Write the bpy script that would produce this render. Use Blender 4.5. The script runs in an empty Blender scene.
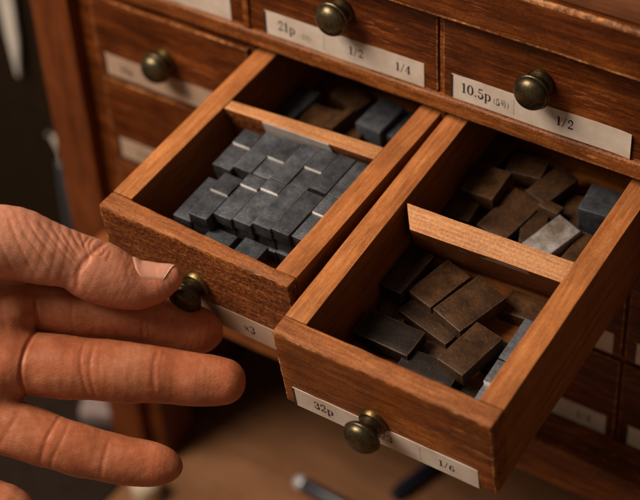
import bpy, bmesh, math, random
import numpy as np
from mathutils import Vector, Matrix, Euler, noise as mnoise
random.seed(7)
SC = bpy.context.scene
COL = SC.collection
R = math.radians
mm = 0.001

# ------------------------------------------------------------------ helpers
def tag(o, label=None, cat=None, group=None, kind=None):
    if label: o['label'] = label
    if cat: o['category'] = cat
    if group: o['group'] = group
    if kind: o['kind'] = kind
    return o

def empty(name, M, label=None, cat=None, group=None):
    o = bpy.data.objects.new(name, None)
    o.empty_display_size = 0.01
    COL.objects.link(o)
    o.matrix_world = M
    return tag(o, label, cat, group)

def link(name, me, mats, parent=None, off=None):
    o = bpy.data.objects.new(name, me)
    COL.objects.link(o)
    for m in (mats if isinstance(mats, (list, tuple)) else [mats]):
        me.materials.append(m)
    if parent is not None:
        o.parent = parent
    if off is not None:
        o.location = off
    return o

def wobble_verts(bm, amp, freq, seed):
    s = Vector((seed * 3.1, seed * 1.7, seed * 5.3))
    for v in bm.verts:
        d = mnoise.noise_vector(v.co * freq + s)
        d2 = mnoise.noise_vector(v.co * freq * 4.0 + s)
        v.co += d * amp + d2 * amp * 0.45

def hexa_bm(c8, bev=0.0005, seg=2, cut=0.006, amp=0.00012, freq=90, seed=1, worn=True):
    """board from 8 corners: bottom 4 then top 4 (counter clockwise); bevelled, cut up and slightly uneven"""
    bm = bmesh.new()
    v = [bm.verts.new(c) for c in c8]
    for f in ((3, 2, 1, 0), (4, 5, 6, 7), (0, 1, 5, 4), (1, 2, 6, 5), (2, 3, 7, 6), (3, 0, 4, 7)):
        bm.faces.new([v[i] for i in f])
    bmesh.ops.recalc_face_normals(bm, faces=bm.faces)
    if bev > 0:
        r = bmesh.ops.bevel(bm, geom=list(bm.edges), offset=bev, segments=seg, profile=0.6, affect='EDGES')
        if worn:
            for f in r['faces']:
                f.material_index = 1
    if cut:
        xs = [c[0] for c in c8]; ys = [c[1] for c in c8]; zs = [c[2] for c in c8]
        for ax, a in enumerate((xs, ys, zs)):
            lo, hi = min(a), max(a)
            n = min(60, int((hi - lo) / cut))
            for k in range(1, n + 1):
                p = [0, 0, 0]; p[ax] = lo + (hi - lo) * k / (n + 1)
                q = [0, 0, 0]; q[ax] = 1
                bmesh.ops.bisect_plane(bm, geom=list(bm.verts) + list(bm.edges) + list(bm.faces), plane_co=p, plane_no=q)
    if amp:
        wobble_verts(bm, amp, freq, seed)
    for f in bm.faces:
        f.smooth = True
    return bm

def box8(x0, x1, y0, y1, z0, z1):
    return [(x0, y0, z0), (x1, y0, z0), (x1, y1, z0), (x0, y1, z0), (x0, y0, z1), (x1, y0, z1), (x1, y1, z1), (x0, y1, z1)]

def finish(name, bm, mats, parent=None, off=(0, 0, 0), sharp=35):
    me = bpy.data.meshes.new(name)
    if any(off):
        bmesh.ops.translate(bm, verts=bm.verts, vec=Vector(off))
    bm.to_mesh(me); bm.free()
    try:
        me.set_sharp_from_angle(angle=R(sharp))
    except Exception:
        pass
    return link(name, me, mats, parent)

def lathe_bm(profile, n=40):
    """profile: (r, h) pairs along +Z"""
    bm = bmesh.new()
    rings = []
    for r, h in profile:
        if r < 1e-6:
            rings.append([bm.verts.new((0, 0, h))])
        else:
            rings.append([bm.verts.new((r * math.cos(2 * math.pi * k / n), r * math.sin(2 * math.pi * k / n), h)) for k in range(n)])
    for a, b in zip(rings[:-1], rings[1:]):
        for k in range(n):
            k2 = (k + 1) % n
            if len(a) == 1 and len(b) == 1: continue
            if len(a) == 1: bm.faces.new((a[0], b[k], b[k2]))
            elif len(b) == 1: bm.faces.new((a[k], a[k2], b[0]))
            else: bm.faces.new((a[k], a[k2], b[k2], b[k]))
    bmesh.ops.recalc_face_normals(bm, faces=bm.faces)
    for f in bm.faces: f.smooth = True
    return bm

# ------------------------------------------------------------------ materials
def new_mat(name):
    m = bpy.data.materials.new(name); m.use_nodes = True
    nt = m.node_tree
    for n in list(nt.nodes): nt.nodes.remove(n)
    out = nt.nodes.new('ShaderNodeOutputMaterial')
    bs = nt.nodes.new('ShaderNodeBsdfPrincipled')
    nt.links.new(bs.outputs[0], out.inputs[0])
    return m, nt, bs

def N(nt, t, **kw):
    n = nt.nodes.new(t)
    for k, v in kw.items():
        if k in n.inputs: n.inputs[k].default_value = v
        else: setattr(n, k, v)
    return n

def ramp(nt, src, stops):
    r = nt.nodes.new('ShaderNodeValToRGB')
    el = r.color_ramp.elements
    while len(el) < len(stops): el.new(0.5)
    for e, (p, c) in zip(el, stops):
        e.position = p
        e.color = (*c, 1) if len(c) == 3 else c
    nt.links.new(src, r.inputs[0])
    return r

def mixc(nt, fac, a, b, mode='MIX'):
    m = nt.nodes.new('ShaderNodeMix'); m.data_type = 'RGBA'; m.blend_type = mode
    for i, s in ((0, fac), (6, a), (7, b)):
        if isinstance(s, (int, float)): m.inputs[i].default_value = s
        elif isinstance(s, tuple): m.inputs[i].default_value = (*s, 1) if len(s) == 3 else s
        else: nt.links.new(s, m.inputs[i])
    return m.outputs[2]

def mth(nt, op, a, b=0.0, c=None):
    m = nt.nodes.new('ShaderNodeMath'); m.operation = op
    for i, s in enumerate((a, b) if c is None else (a, b, c)):
        if isinstance(s, (int, float)): m.inputs[i].default_value = s
        else: nt.links.new(s, m.inputs[i])
    return m.outputs[0]

def wood(name, dark, mid, light, axis='X', rough=(0.4, 0.6), coat=0.0, bump=0.25, grain=1.0, speck=0.0, blot=0.35, rings=0.0, spec=0.5, sscale=900, scuff=0.0):
    m, nt, bs = new_mat(name)
    tc = N(nt, 'ShaderNodeTexCoord')
    oi = N(nt, 'ShaderNodeObjectInfo')
    mp = N(nt, 'ShaderNodeMapping')
    s = {'X': (18, 260, 260), 'Y': (260, 18, 260), 'Z': (260, 260, 18)}[axis]
    mp.inputs['Scale'].default_value = tuple(k * grain for k in s)
    nt.links.new(tc.outputs['Object'], mp.inputs[0])
    off = N(nt, 'ShaderNodeVectorMath', operation='SCALE'); off.inputs['Scale'].default_value = 37.0
    cb = N(nt, 'ShaderNodeCombineXYZ')
    for i in range(3): nt.links.new(oi.outputs['Random'], cb.inputs[i])
    nt.links.new(cb.outputs[0], off.inputs[0])
    ad = N(nt, 'ShaderNodeVectorMath', operation='ADD')
    nt.links.new(mp.outputs[0], ad.inputs[0]); nt.links.new(off.outputs[0], ad.inputs[1])
    n1 = N(nt, 'ShaderNodeTexNoise', Scale=1.0, Detail=8.0, Roughness=0.65, Distortion=0.6)
    nt.links.new(ad.outputs[0], n1.inputs['Vector'])
    n2 = N(nt, 'ShaderNodeTexNoise', Scale=4.2, Detail=5.0, Roughness=0.7)
    nt.links.new(ad.outputs[0], n2.inputs['Vector'])
    # broad figure and blotches
    n3 = N(nt, 'ShaderNodeTexNoise', Scale=38.0, Detail=4.0, Roughness=0.6)
    nt.links.new(tc.outputs['Object'], n3.inputs['Vector'])
    n4 = N(nt, 'ShaderNodeTexNoise', Scale=float(sscale), Detail=3.0, Roughness=0.7)
    nt.links.new(tc.outputs['Object'], n4.inputs['Vector'])
    g = mth(nt, 'ADD', mth(nt, 'MULTIPLY', n1.outputs[0], 0.6), mth(nt, 'MULTIPLY', n2.outputs[0], 0.4))
    if rings:
        wv = N(nt, 'ShaderNodeTexWave', Scale=0.42, Distortion=2.0, Detail=3.0)
        wv.bands_direction = {'X': 'Y', 'Y': 'X', 'Z': 'X'}[axis]
        nt.links.new(ad.outputs[0], wv.inputs['Vector'])
        g = mth(nt, 'ADD', mth(nt, 'MULTIPLY', g, 1 - rings), mth(nt, 'MULTIPLY', wv.outputs['Fac'], rings))
    c = ramp(nt, g, [(0.34, dark), (0.5, mid), (0.66, light)]).outputs[0]
    b = ramp(nt, n3.outputs[0], [(0.32, (0.45, 0.42, 0.4)), (0.6, (1, 1, 1))]).outputs[0]
    c = mixc(nt, blot, c, b, 'MULTIPLY')
    if speck:
        sp = ramp(nt, n4.outputs[0], [(0.40, (0.30, 0.24, 0.2)), (0.56, (1, 1, 1)), (0.70, (1.9, 1.7, 1.5))]).outputs[0]
        c = mixc(nt, speck, c, sp, 'MULTIPLY')
    if scuff:
        m2 = N(nt, 'ShaderNodeMapping'); m2.inputs['Scale'].default_value = {'X': (90, 700, 700), 'Y': (700, 90, 700), 'Z': (700, 700, 90)}[axis]
        m2.inputs['Rotation'].default_value = (0.12, 0.2, 0.1)
        nt.links.new(tc.outputs['Object'], m2.inputs[0])
        n6 = N(nt, 'ShaderNodeTexNoise', Scale=1.0, Detail=6.0, Roughness=0.75, Distortion=0.4); nt.links.new(m2.outputs[0], n6.inputs['Vector'])
        n7 = N(nt, 'ShaderNodeTexNoise', Scale=24.0, Detail=2.0); nt.links.new(tc.outputs['Object'], n7.inputs['Vector'])
        msk = mth(nt, 'MULTIPLY', ramp(nt, n6.outputs[0], [(0.56, (0, 0, 0)), (0.68, (1, 1, 1))]).outputs[0], ramp(nt, n7.outputs[0], [(0.42, (0.1, 0.1, 0.1)), (0.62, (1, 1, 1))]).outputs[0])
        c = mixc(nt, mth(nt, 'MULTIPLY', msk, scuff), c, tuple(min(1, k * 1.9 + 0.03) for k in light))
    nt.links.new(c, bs.inputs['Base Color'])
    rr = nt.nodes.new('ShaderNodeMapRange')
    rr.inputs['To Min'].default_value, rr.inputs['To Max'].default_value = rough
    nt.links.new(n3.outputs[0], rr.inputs[0]); nt.links.new(rr.outputs[0], bs.inputs['Roughness'])
    bs.inputs['Specular IOR Level'].default_value = spec * 0.6
    bs.inputs['Coat Weight'].default_value = coat
    bs.inputs['Coat Roughness'].default_value = 0.28
    h = mth(nt, 'ADD', g, mth(nt, 'MULTIPLY', n4.outputs[0], 0.25 + speck * 1.3))
    bp = N(nt, 'ShaderNodeBump', Strength=bump, Distance=0.0006)
    nt.links.new(h, bp.inputs['Height']); nt.links.new(bp.outputs[0], bs.inputs['Normal'])
    return m

def metal(name, c0, c1, rough, metallic=0.8, bump=0.15, scale=260, scratch=True, spec=0.5):
    m, nt, bs = new_mat(name)
    tc = N(nt, 'ShaderNodeTexCoord'); oi = N(nt, 'ShaderNodeObjectInfo')
    ad = N(nt, 'ShaderNodeVectorMath', operation='ADD')
    nt.links.new(tc.outputs['Object'], ad.inputs[0])
    cb = N(nt, 'ShaderNodeCombineXYZ')
    for i in range(3): nt.links.new(oi.outputs['Random'], cb.inputs[i])
    nt.links.new(cb.outputs[0], ad.inputs[1])
    n1 = N(nt, 'ShaderNodeTexNoise', Scale=scale, Detail=6.0, Roughness=0.65)
    nt.links.new(ad.outputs[0], n1.inputs['Vector'])
    n2 = N(nt, 'ShaderNodeTexNoise', Scale=scale * 7, Detail=3.0, Roughness=0.7)
    nt.links.new(ad.outputs[0], n2.inputs['Vector'])
    c = ramp(nt, n1.outputs[0], [(0.35, c0), (0.65, c1)]).outputs[0]
    v = nt.nodes.new('ShaderNodeMapRange'); v.inputs['To Min'].default_value = 0.6; v.inputs['To Max'].default_value = 1.35
    nt.links.new(oi.outputs['Random'], v.inputs[0])
    hs = N(nt, 'ShaderNodeHueSaturation'); nt.links.new(c, hs.inputs['Color']); nt.links.new(v.outputs[0], hs.inputs['Value'])
    c = hs.outputs[0]
    sp = ramp(nt, n2.outputs[0], [(0.36, (0.5, 0.5, 0.5)), (0.5, (1, 1, 1)), (0.72, (1.7, 1.7, 1.7))]).outputs[0]
    c = mixc(nt, 0.55, c, sp, 'MULTIPLY')
    nt.links.new(c, bs.inputs['Base Color'])
    bs.inputs['Metallic'].default_value = metallic
    bs.inputs['Specular IOR Level'].default_value = spec
    rr = nt.nodes.new('ShaderNodeMapRange')
    rr.inputs['To Min'].default_value, rr.inputs['To Max'].default_value = rough
    nt.links.new(n1.outputs[0], rr.inputs[0]); nt.links.new(rr.outputs[0], bs.inputs['Roughness'])
    bp = N(nt, 'ShaderNodeBump', Strength=bump, Distance=0.0003)
    n8 = N(nt, 'ShaderNodeTexNoise', Scale=420.0, Detail=5.0, Roughness=0.6, Distortion=1.2); nt.links.new(ad.outputs[0], n8.inputs['Vector'])
    nt.links.new(mth(nt, 'ADD', n2.outputs[0], mth(nt, 'MULTIPLY', ramp(nt, n8.outputs[0], [(0.28, (0, 0, 0)), (0.42, (1, 1, 1))]).outputs[0], 1.2)), bp.inputs['Height']); nt.links.new(bp.outputs[0], bs.inputs['Normal'])
    return m

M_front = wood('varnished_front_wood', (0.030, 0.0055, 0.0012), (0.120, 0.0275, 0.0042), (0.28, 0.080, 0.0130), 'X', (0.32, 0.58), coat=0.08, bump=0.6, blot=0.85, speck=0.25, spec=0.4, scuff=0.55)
M_front_worn = wood('worn_front_edge_wood', (0.15, 0.042, 0.010), (0.38, 0.140, 0.036), (0.80, 0.45, 0.20), 'X', (0.4, 0.6), bump=0.6, blot=0.8, speck=0.9, sscale=420, scuff=0.7)
M_front_speck = wood('speckled_front_wood', (0.095, 0.020, 0.0045), (0.25, 0.072, 0.0160), (0.48, 0.190, 0.055), 'X', (0.4, 0.65), coat=0.0, bump=1.0, grain=1.8, blot=0.55, speck=0.75, sscale=620, scuff=0.35)
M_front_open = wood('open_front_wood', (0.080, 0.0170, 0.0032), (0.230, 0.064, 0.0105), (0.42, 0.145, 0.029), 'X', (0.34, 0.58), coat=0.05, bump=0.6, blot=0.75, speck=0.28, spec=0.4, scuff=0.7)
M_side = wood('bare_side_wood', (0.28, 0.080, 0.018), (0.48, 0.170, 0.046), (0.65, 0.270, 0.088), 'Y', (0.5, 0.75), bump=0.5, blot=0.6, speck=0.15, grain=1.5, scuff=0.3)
M_top_front = wood('bare_top_edge_wood', (0.19, 0.050, 0.012), (0.37, 0.122, 0.033), (0.58, 0.24, 0.080), 'X', (0.5, 0.75), bump=0.6, blot=0.7, speck=0.3, grain=1.5, scuff=0.4)
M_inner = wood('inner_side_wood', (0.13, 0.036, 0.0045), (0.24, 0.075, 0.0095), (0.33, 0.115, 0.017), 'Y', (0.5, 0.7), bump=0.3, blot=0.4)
M_part = wood('pale_partition_wood', (0.42, 0.165, 0.056), (0.58, 0.265, 0.105), (0.68, 0.34, 0.145), 'X', (0.5, 0.7), bump=0.35, blot=0.35, speck=0.25, scuff=0.3)
M_part_r = wood('ridged_partition_wood', (0.40, 0.155, 0.055), (0.60, 0.28, 0.115), (0.70, 0.37, 0.17), 'X', (0.5, 0.7), bump=0.6, blot=0.25, speck=0.3, rings=0.10, grain=1.6)
M_case = wood('dark_case_wood', (0.038, 0.0070, 0.0014), (0.120, 0.028, 0.0042), (0.26, 0.075, 0.0125), 'X', (0.32, 0.58), coat=0.08, bump=0.5, blot=0.8, speck=0.25, spec=0.4, scuff=0.5)
M_rail = wood('rail_wood', (0.080, 0.019, 0.0038), (0.25, 0.072, 0.0140), (0.50, 0.185, 0.043), 'X', (0.36, 0.58), coat=0.06, bump=0.7, blot=0.7, speck=0.3, scuff=0.6)
M_rail_worn = wood('rail_worn_edge', (0.13, 0.040, 0.011), (0.30, 0.105, 0.030), (0.52, 0.235, 0.085), 'X', (0.4, 0.6), bump=0.5, blot=0.7, speck=0.6)
M_post = wood('post_wood', (0.085, 0.021, 0.0058), (0.16, 0.043, 0.0115), (0.23, 0.068, 0.019), 'Z', (0.45, 0.65), bump=0.3, blot=0.5, spec=0.3)
M_top = wood('top_board_wood', (0.12, 0.042, 0.018), (0.20, 0.075, 0.032), (0.27, 0.11, 0.05), 'X', (0.3, 0.5), coat=0.2, bump=0.3, blot=0.4)
M_bottom = wood('drawer_bottom_wood', (0.15, 0.042, 0.007), (0.27, 0.082, 0.013), (0.38, 0.130, 0.024), 'X', (0.5, 0.7), bump=0.3, blot=0.6)
M_desk = wood('desk_wood', (0.17, 0.078, 0.036), (0.23, 0.110, 0.052), (0.29, 0.145, 0.072), 'X', (0.35, 0.5), bump=0.1, grain=0.3, blot=0.35)
M_brown = metal('brown_tarnished_metal', (0.032, 0.0130, 0.0042), (0.095, 0.042, 0.0140), (0.38, 0.56), metallic=0.15, bump=0.35, scale=110, spec=0.4)
M_brown_edge = metal('brown_tarnished_edge', (0.055, 0.032, 0.019), (0.135, 0.088, 0.058), (0.32, 0.5), metallic=0.3, bump=0.3, scale=200)
M_black = metal('black_tarnished_metal', (0.012, 0.0065, 0.004), (0.026, 0.0145, 0.009), (0.40, 0.58), metallic=0.15, bump=0.35, scale=160)
M_type = metal('grey_type_metal', (0.055, 0.062, 0.074), (0.135, 0.148, 0.170), (0.32, 0.54), metallic=0.45, bump=0.45, scale=150)
M_type_end_shade = metal('painted_shade_type_end', (0.022, 0.020, 0.021), (0.055, 0.050, 0.050), (0.45, 0.65), metallic=0.4, bump=0.4)  # near-black colour stands in for shade on the front ends
M_type_edge = metal('type_metal_edge', (0.14, 0.155, 0.18), (0.28, 0.30, 0.34), (0.3, 0.45), metallic=0.6)
M_type_glint = metal('painted_glint_metal', (0.86, 0.82, 0.78), (0.92, 0.89, 0.85), (0.3, 0.45), metallic=0.0, bump=0.1)  # near-white colour stands in for light reflected by the front ends
M_type_dark = metal('dark_type_metal', (0.034, 0.038, 0.046), (0.075, 0.082, 0.096), (0.45, 0.65), metallic=0.4, bump=0.4)
M_bluegrey = metal('bluish_type_metal', (0.10, 0.105, 0.12), (0.19, 0.20, 0.225), (0.45, 0.65), metallic=0.4, bump=0.7, scale=500)
M_palemetal = metal('pale_sheen_metal', (0.17, 0.125, 0.09), (0.50, 0.49, 0.49), (0.35, 0.5), metallic=0.4, scale=50)  # brown-to-white colour stands in for a glossy reflection
M_knob = metal('aged_brass', (0.060, 0.048, 0.026), (0.120, 0.096, 0.052), (0.26, 0.42), metallic=0.85, bump=0.12, scale=200)
M_knob_rim = metal('rubbed_brass', (0.085, 0.055, 0.022), (0.17, 0.115, 0.048), (0.3, 0.45), metallic=0.95, bump=0.12, scale=200)

def paper(name, col, dirt):
    m, nt, bs = new_mat(name)
    tc = N(nt, 'ShaderNodeTexCoord')
    n1 = N(nt, 'ShaderNodeTexNoise', Scale=60.0, Detail=6.0, Roughness=0.6)
    n2 = N(nt, 'ShaderNodeTexNoise', Scale=1500.0, Detail=3.0)
    nt.links.new(tc.outputs['Object'], n1.inputs['Vector']); nt.links.new(tc.outputs['Object'], n2.inputs['Vector'])
    c = ramp(nt, n1.outputs[0], [(0.3, dirt), (0.62, col)]).outputs[0]
    c = mixc(nt, 0.18, c, ramp(nt, n2.outputs[0], [(0.35, (0.6, 0.6, 0.6)), (0.6, (1, 1, 1))]).outputs[0], 'MULTIPLY')
    nt.links.new(c, bs.inputs['Base Color'])
    bs.inputs['Roughness'].default_value = 0.6
    bp = N(nt, 'ShaderNodeBump', Strength=0.15, Distance=0.0004)
    nt.links.new(n1.outputs[0], bp.inputs['Height']); nt.links.new(bp.outputs[0], bs.inputs['Normal'])
    return m
M_paper = paper('label_paper', (0.68, 0.61, 0.54), (0.50, 0.40, 0.31))
M_paper_grey = paper('grey_label_paper', (0.62, 0.58, 0.55), (0.45, 0.38, 0.33))
M_paper_old = paper('aged_label_paper', (0.46, 0.33, 0.24), (0.36, 0.24, 0.16))

def plain(name, col, rough=0.6, metallic=0.0, vary=0.15):
    m, nt, bs = new_mat(name)
    tc = N(nt, 'ShaderNodeTexCoord'); n1 = N(nt, 'ShaderNodeTexNoise', Scale=120.0, Detail=4.0)
    nt.links.new(tc.outputs['Object'], n1.inputs['Vector'])
    lo = tuple(c * (1 - vary) for c in col); hi = tuple(c * (1 + vary) for c in col)
    nt.links.new(ramp(nt, n1.outputs[0], [(0.35, lo), (0.65, hi)]).outputs[0], bs.inputs['Base Color'])
    bs.inputs['Roughness'].default_value = rough; bs.inputs['Metallic'].default_value = metallic
    return m
M_ink = plain('printing_ink', (0.018, 0.016, 0.02), 0.5)
M_ink_grey = plain('faded_ink', (0.16, 0.14, 0.14), 0.6)
M_wall = plain('dark_wall', (0.016, 0.0085, 0.0038), 0.85)
M_wall.node_tree.nodes['Principled BSDF'].inputs['Specular IOR Level'].default_value = 0.1
M_mat = plain('dark_mat', (0.020, 0.012, 0.008), 0.8)
M_mat.node_tree.nodes['Principled BSDF'].inputs['Specular IOR Level'].default_value = 0.15
M_void = plain('dark_back_board', (0.02, 0.010, 0.006), 0.8)
M_white = plain('white_bone_and_glint', (0.62, 0.58, 0.52), 0.35)
M_steel = plain('steel', (0.6, 0.6, 0.6), 0.25, 1.0)
M_pen = plain('navy_barrel', (0.012, 0.016, 0.030), 0.3)
M_pen_tip = plain('pale_pen_tip', (0.60, 0.64, 0.70), 0.3, 0.3)
M_rod = plain('blue_grey_rod', (0.045, 0.055, 0.065), 0.4)
M_lilac = plain('pale_lilac', (0.26, 0.20, 0.19), 0.6)
M_cream = plain('cream', (0.55, 0.45, 0.33), 0.45)

# ------------------------------------------------------------------ lettering (stroke glyphs, cap height 1)
def arc(cx, cy, rx, ry, a0, a1, n=14):
    return [(cx + rx * math.cos(R(a0 + (a1 - a0) * k / n)), cy + ry * math.sin(R(a0 + (a1 - a0) * k / n))) for k in range(n + 1)]
THK, THN = 0.17, 0.07
def tw(pts, ws):   # widths interpolated along the stroke
    n = len(pts); out = []
    for i in range(n):
        t = i / (n - 1) * (len(ws) - 1); k = min(int(t), len(ws) - 2); f = t - k
        out.append(ws[k] * (1 - f) + ws[k + 1] * f)
    return (pts, out)
GL = {
 '0': (0.66, [tw(arc(0.33, 0.5, 0.23, 0.47, 90, 450, 32), [0.07, 0.17, 0.17, 0.07, 0.17, 0.17, 0.07])]),
 '1': (0.52, [tw([(0.27, 0.0), (0.27, 1.0)], [0.18, 0.18]), tw([(0.07, 0.03), (0.47, 0.03)], [0.06, 0.06]), tw([(0.07, 0.84), (0.25, 0.97)], [0.05, 0.09])]),
 '2': (0.62, [tw(arc(0.31, 0.72, 0.21, 0.25, 170, 0, 12) + [(0.50, 0.58), (0.36, 0.38), (0.10, 0.09)], [0.12, 0.06, 0.17, 0.18, 0.1, 0.06]),
              tw([(0.07, 0.08), (0.54, 0.08)], [0.16, 0.16]), tw([(0.54, 0.05), (0.56, 0.25)], [0.06, 0.05]), tw(arc(0.14, 0.70, 0.03, 0.03, 0, 360, 8), [0.1, 0.1])]),
 '3': (0.60, [tw(arc(0.28, 0.75, 0.19, 0.22, 160, -90, 14), [0.08, 0.06, 0.16, 0.06]), tw(arc(0.28, 0.26, 0.22, 0.26, 90, -165, 14), [0.06, 0.18, 0.17, 0.06]),
              tw(arc(0.12, 0.20, 0.03, 0.03, 0, 360, 8), [0.1, 0.1]), tw(arc(0.13, 0.80, 0.03, 0.03, 0, 360, 8), [0.1, 0.1])]),
 '4': (0.64, [tw([(0.42, 0.0), (0.42, 1.0)], [0.17, 0.17]), tw([(0.42, 0.98), (0.05, 0.28)], [0.06, 0.06]), tw([(0.04, 0.27), (0.60, 0.27)], [0.07, 0.07]), tw([(0.26, 0.03), (0.58, 0.03)], [0.06, 0.06])]),
 '5': (0.60, [tw([(0.13, 0.52), (0.15, 0.95)], [0.06, 0.06]), tw([(0.13, 0.92), (0.50, 0.93)], [0.14, 0.12]), tw(arc(0.28, 0.29, 0.23, 0.29, 130, -165, 16), [0.05, 0.08, 0.18, 0.17, 0.06]),
              tw(arc(0.12, 0.19, 0.03, 0.03, 0, 360, 8), [0.1, 0.1])]),
 '6': (0.62, [tw(arc(0.32, 0.29, 0.21, 0.27, 0, 360, 24), [0.17, 0.06, 0.17, 0.06, 0.17]), tw([(0.13, 0.30), (0.14, 0.60), (0.26, 0.88), (0.48, 0.97)], [0.17, 0.17, 0.08, 0.05]), tw(arc(0.49, 0.85, 0.03, 0.03, 0, 360, 8), [0.1, 0.1])]),
 'p': (0.68, [tw([(0.17, -0.30), (0.17, 0.66)], [0.16, 0.16]), tw([(0.03, -0.28), (0.33, -0.28)], [0.05, 0.05]), tw([(0.03, 0.64), (0.17, 0.66)], [0.05, 0.07]), tw(arc(0.37, 0.33, 0.20, 0.32, 150, -150, 20), [0.05, 0.07, 0.17, 0.17, 0.07, 0.05])]),
 '.': (0.28, [tw(arc(0.14, 0.08, 0.045, 0.045, 0, 360, 10), [0.1, 0.1])]),
 '/': (0.52, [tw([(0.06, -0.05), (0.46, 1.05)], [0.07, 0.07])]),
 '(': (0.32, [tw(arc(0.42, 0.42, 0.30, 0.62, 130, 230, 12), [0.04, 0.09, 0.04])]),
 ')': (0.32, [tw(arc(-0.10, 0.42, 0.30, 0.62, 50, -50, 12), [0.04, 0.09, 0.04])]),
 'x': (0.62, [tw([(0.10, 0.12), (0.50, 0.62)], [0.08, 0.08]), tw([(0.10, 0.62), (0.50, 0.12)], [0.15, 0.15])]),
 'G': (0.95, [tw([(0.22, 0.66), (0.22, 0.95), (0.72, 0.95), (0.72, 0.66), (0.22, 0.66)], [0.08, 0.08]), tw([(0.05, 0.50), (0.90, 0.50)], [0.07, 0.07]),
              tw([(0.32, 0.50), (0.27, 0.30), (0.76, 0.30), (0.70, -0.04), (0.50, 0.0)], [0.08, 0.08, 0.09, 0.08, 0.05])]),
 '|': (0.2, [tw([(0.1, -0.45), (0.1, 1.3)], [0.03, 0.03])]),
 'I': (0.2, [tw([(0.1, -1.0), (0.1, 2.0)], [0.3, 0.3])]),
}
def lettering(items, parent, y, name='lettering', mat=None):
    """items: (text, x, z, size). flat ink lying on the paper, facing -Y"""
    bm = bmesh.new()
    lay = 0
    for text, x, z, size in items:
        cx = x
        for ch in text:
            if ch == ' ':
                cx += 0.35 * size; continue
            w, strokes = GL[ch]
            for pts, ws in strokes:
                lay += 1
                yy = y - 0.000004 * (lay % 9)
                n = len(pts); L = []; Rr = []
                for i in range(n):
                    a = pts[max(0, i - 1)]; b = pts[min(n - 1, i + 1)]
                    dx, dz = b[0] - a[0], b[1] - a[1]
                    l = math.hypot(dx, dz) or 1
                    nx, nz = -dz / l * ws[i] / 2, dx / l * ws[i] / 2
                    L.append(bm.verts.new((cx + (pts[i][0] + nx) * size, yy, z + (pts[i][1] + nz) * size)))
                    Rr.append(bm.verts.new((cx + (pts[i][0] - nx) * size, yy, z + (pts[i][1] - nz) * size)))
                for i in range(n - 1):
                    try: bm.faces.new((L[i], L[i + 1], Rr[i + 1], Rr[i]))
                    except ValueError: pass
            cx += (w + 0.04) * size
    for f in bm.faces:
        f.normal_update()
        if f.normal.y > 0: f.normal_flip()
    return finish(name, bm, mat or M_ink, parent)

# ------------------------------------------------------------------ drawers
W = 0.095; TH = 0.0100; TF = 0.0090; ZT = 0.0163; ZB1 = 0.0290; HD = 0.0431
def knob(parent, x, y, z, s=1.0, st=1.0):
    """brass mushroom knob on a round rose, pointing along -Y, y = face it sits on"""
    prof = []
    for k in range(17):
        a = math.pi / 2 * (1 - k / 16.0)
        prof.append((0.0073 * math.cos(a) ** 0.95 if k else 0.0, 0.0080 + 0.0047 * math.sin(a)))
    prof += [(0.0077, 0.0078), (0.0079, 0.0074), (0.0078, 0.0069), (0.0073, 0.0061), (0.0065, 0.0053), (0.0056, 0.0047), (0.0049, 0.0042), (0.0046, 0.0034), (0.0046, 0.0025), (0.0048, 0.0012)]
    bm = lathe_bm([(r * s, (h + max(0.0, min(1.0, (h - 0.0025) / 0.001)) * (st - 1) * 0.0080) * s) for r, h in prof], 48)
    bmesh.ops.rotate(bm, verts=bm.verts, cent=(0, 0, 0), matrix=Matrix.Rotation(R(90), 3, 'X'))
    k = finish('knob', bm, M_knob, parent, (x, y, z), sharp=50)
    bm = lathe_bm([(0.0034 * s, 0.0020 * s), (0.0048 * s, 0.0023 * s), (0.0057 * s, 0.0019 * s), (0.0062 * s, 0.0010 * s), (0.0063 * s, 0.0)], 40)
    bmesh.ops.rotate(bm, verts=bm.verts, cent=(0, 0, 0), matrix=Matrix.Rotation(R(90), 3, 'X'))
    finish('rose', bm, M_knob_rim, k, (x, y, z))
    return k

def label(parent, x0, x1, y, z0, z1, items, mat=None, black=True, curl=0.0, grey=None):
    """thin paper slip on face y, with its print as a child"""
    bm = bmesh.new()
    n = 24
    t = 0.00018
    rows = []
    for k in range(n + 1):
        u = k / n
        x = x0 + (x1 - x0) * u
        dz = 0.00012 * math.sin(u * 9)
        lift = curl * max(0, (u - 0.9) / 0.1) ** 2
        rows.append([bm.verts.new((x, y - t - lift, z0 + dz)), bm.verts.new((x, y - t - lift, z1 + dz)), bm.verts.new((x, y - lift + 0.0001, z1 + dz)), bm.verts.new((x, y - lift + 0.0001, z0 + dz))])
    for a, b in zip(rows[:-1], rows[1:]):
        for i in range(4):
            j = (i + 1) % 4
            bm.faces.new((a[i], a[j], b[j], b[i]))
    bm.faces.new(rows[0][::-1]); bm.faces.new(rows[-1])
    bmesh.ops.recalc_face_normals(bm, faces=bm.faces)
    lb = finish('label', bm, mat or M_paper, parent)
    its = [(tx, x0 + dx, z0 + dz, s) for tx, dx, dz, s in items]
    if black:
        # printed black bar down the left end
        h = (z1 - z0)
        its.append(('I', x0 - 0.0001, z0 + h * 0.335, h * 0.325))
    for it in its:
        lettering([it], lb, y - t - 0.00003, 'bar' if it[0] == 'I' else 'lettering')
    for tx, dx, dz, s in (grey or []):
        lettering([(tx, x0 + dx, z0 + dz, s)], lb, y - t - 0.00003, 'rule' if tx == '|' else 'faint_lettering', M_ink_grey)
    return lb

def drawer_matrix(X0, a, p, zt, w):
    return Matrix.Translation((X0 + w / 2, 0, zt)) @ Matrix.Rotation(a, 4, 'Z') @ Matrix.Rotation(p, 4, 'X')

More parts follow.
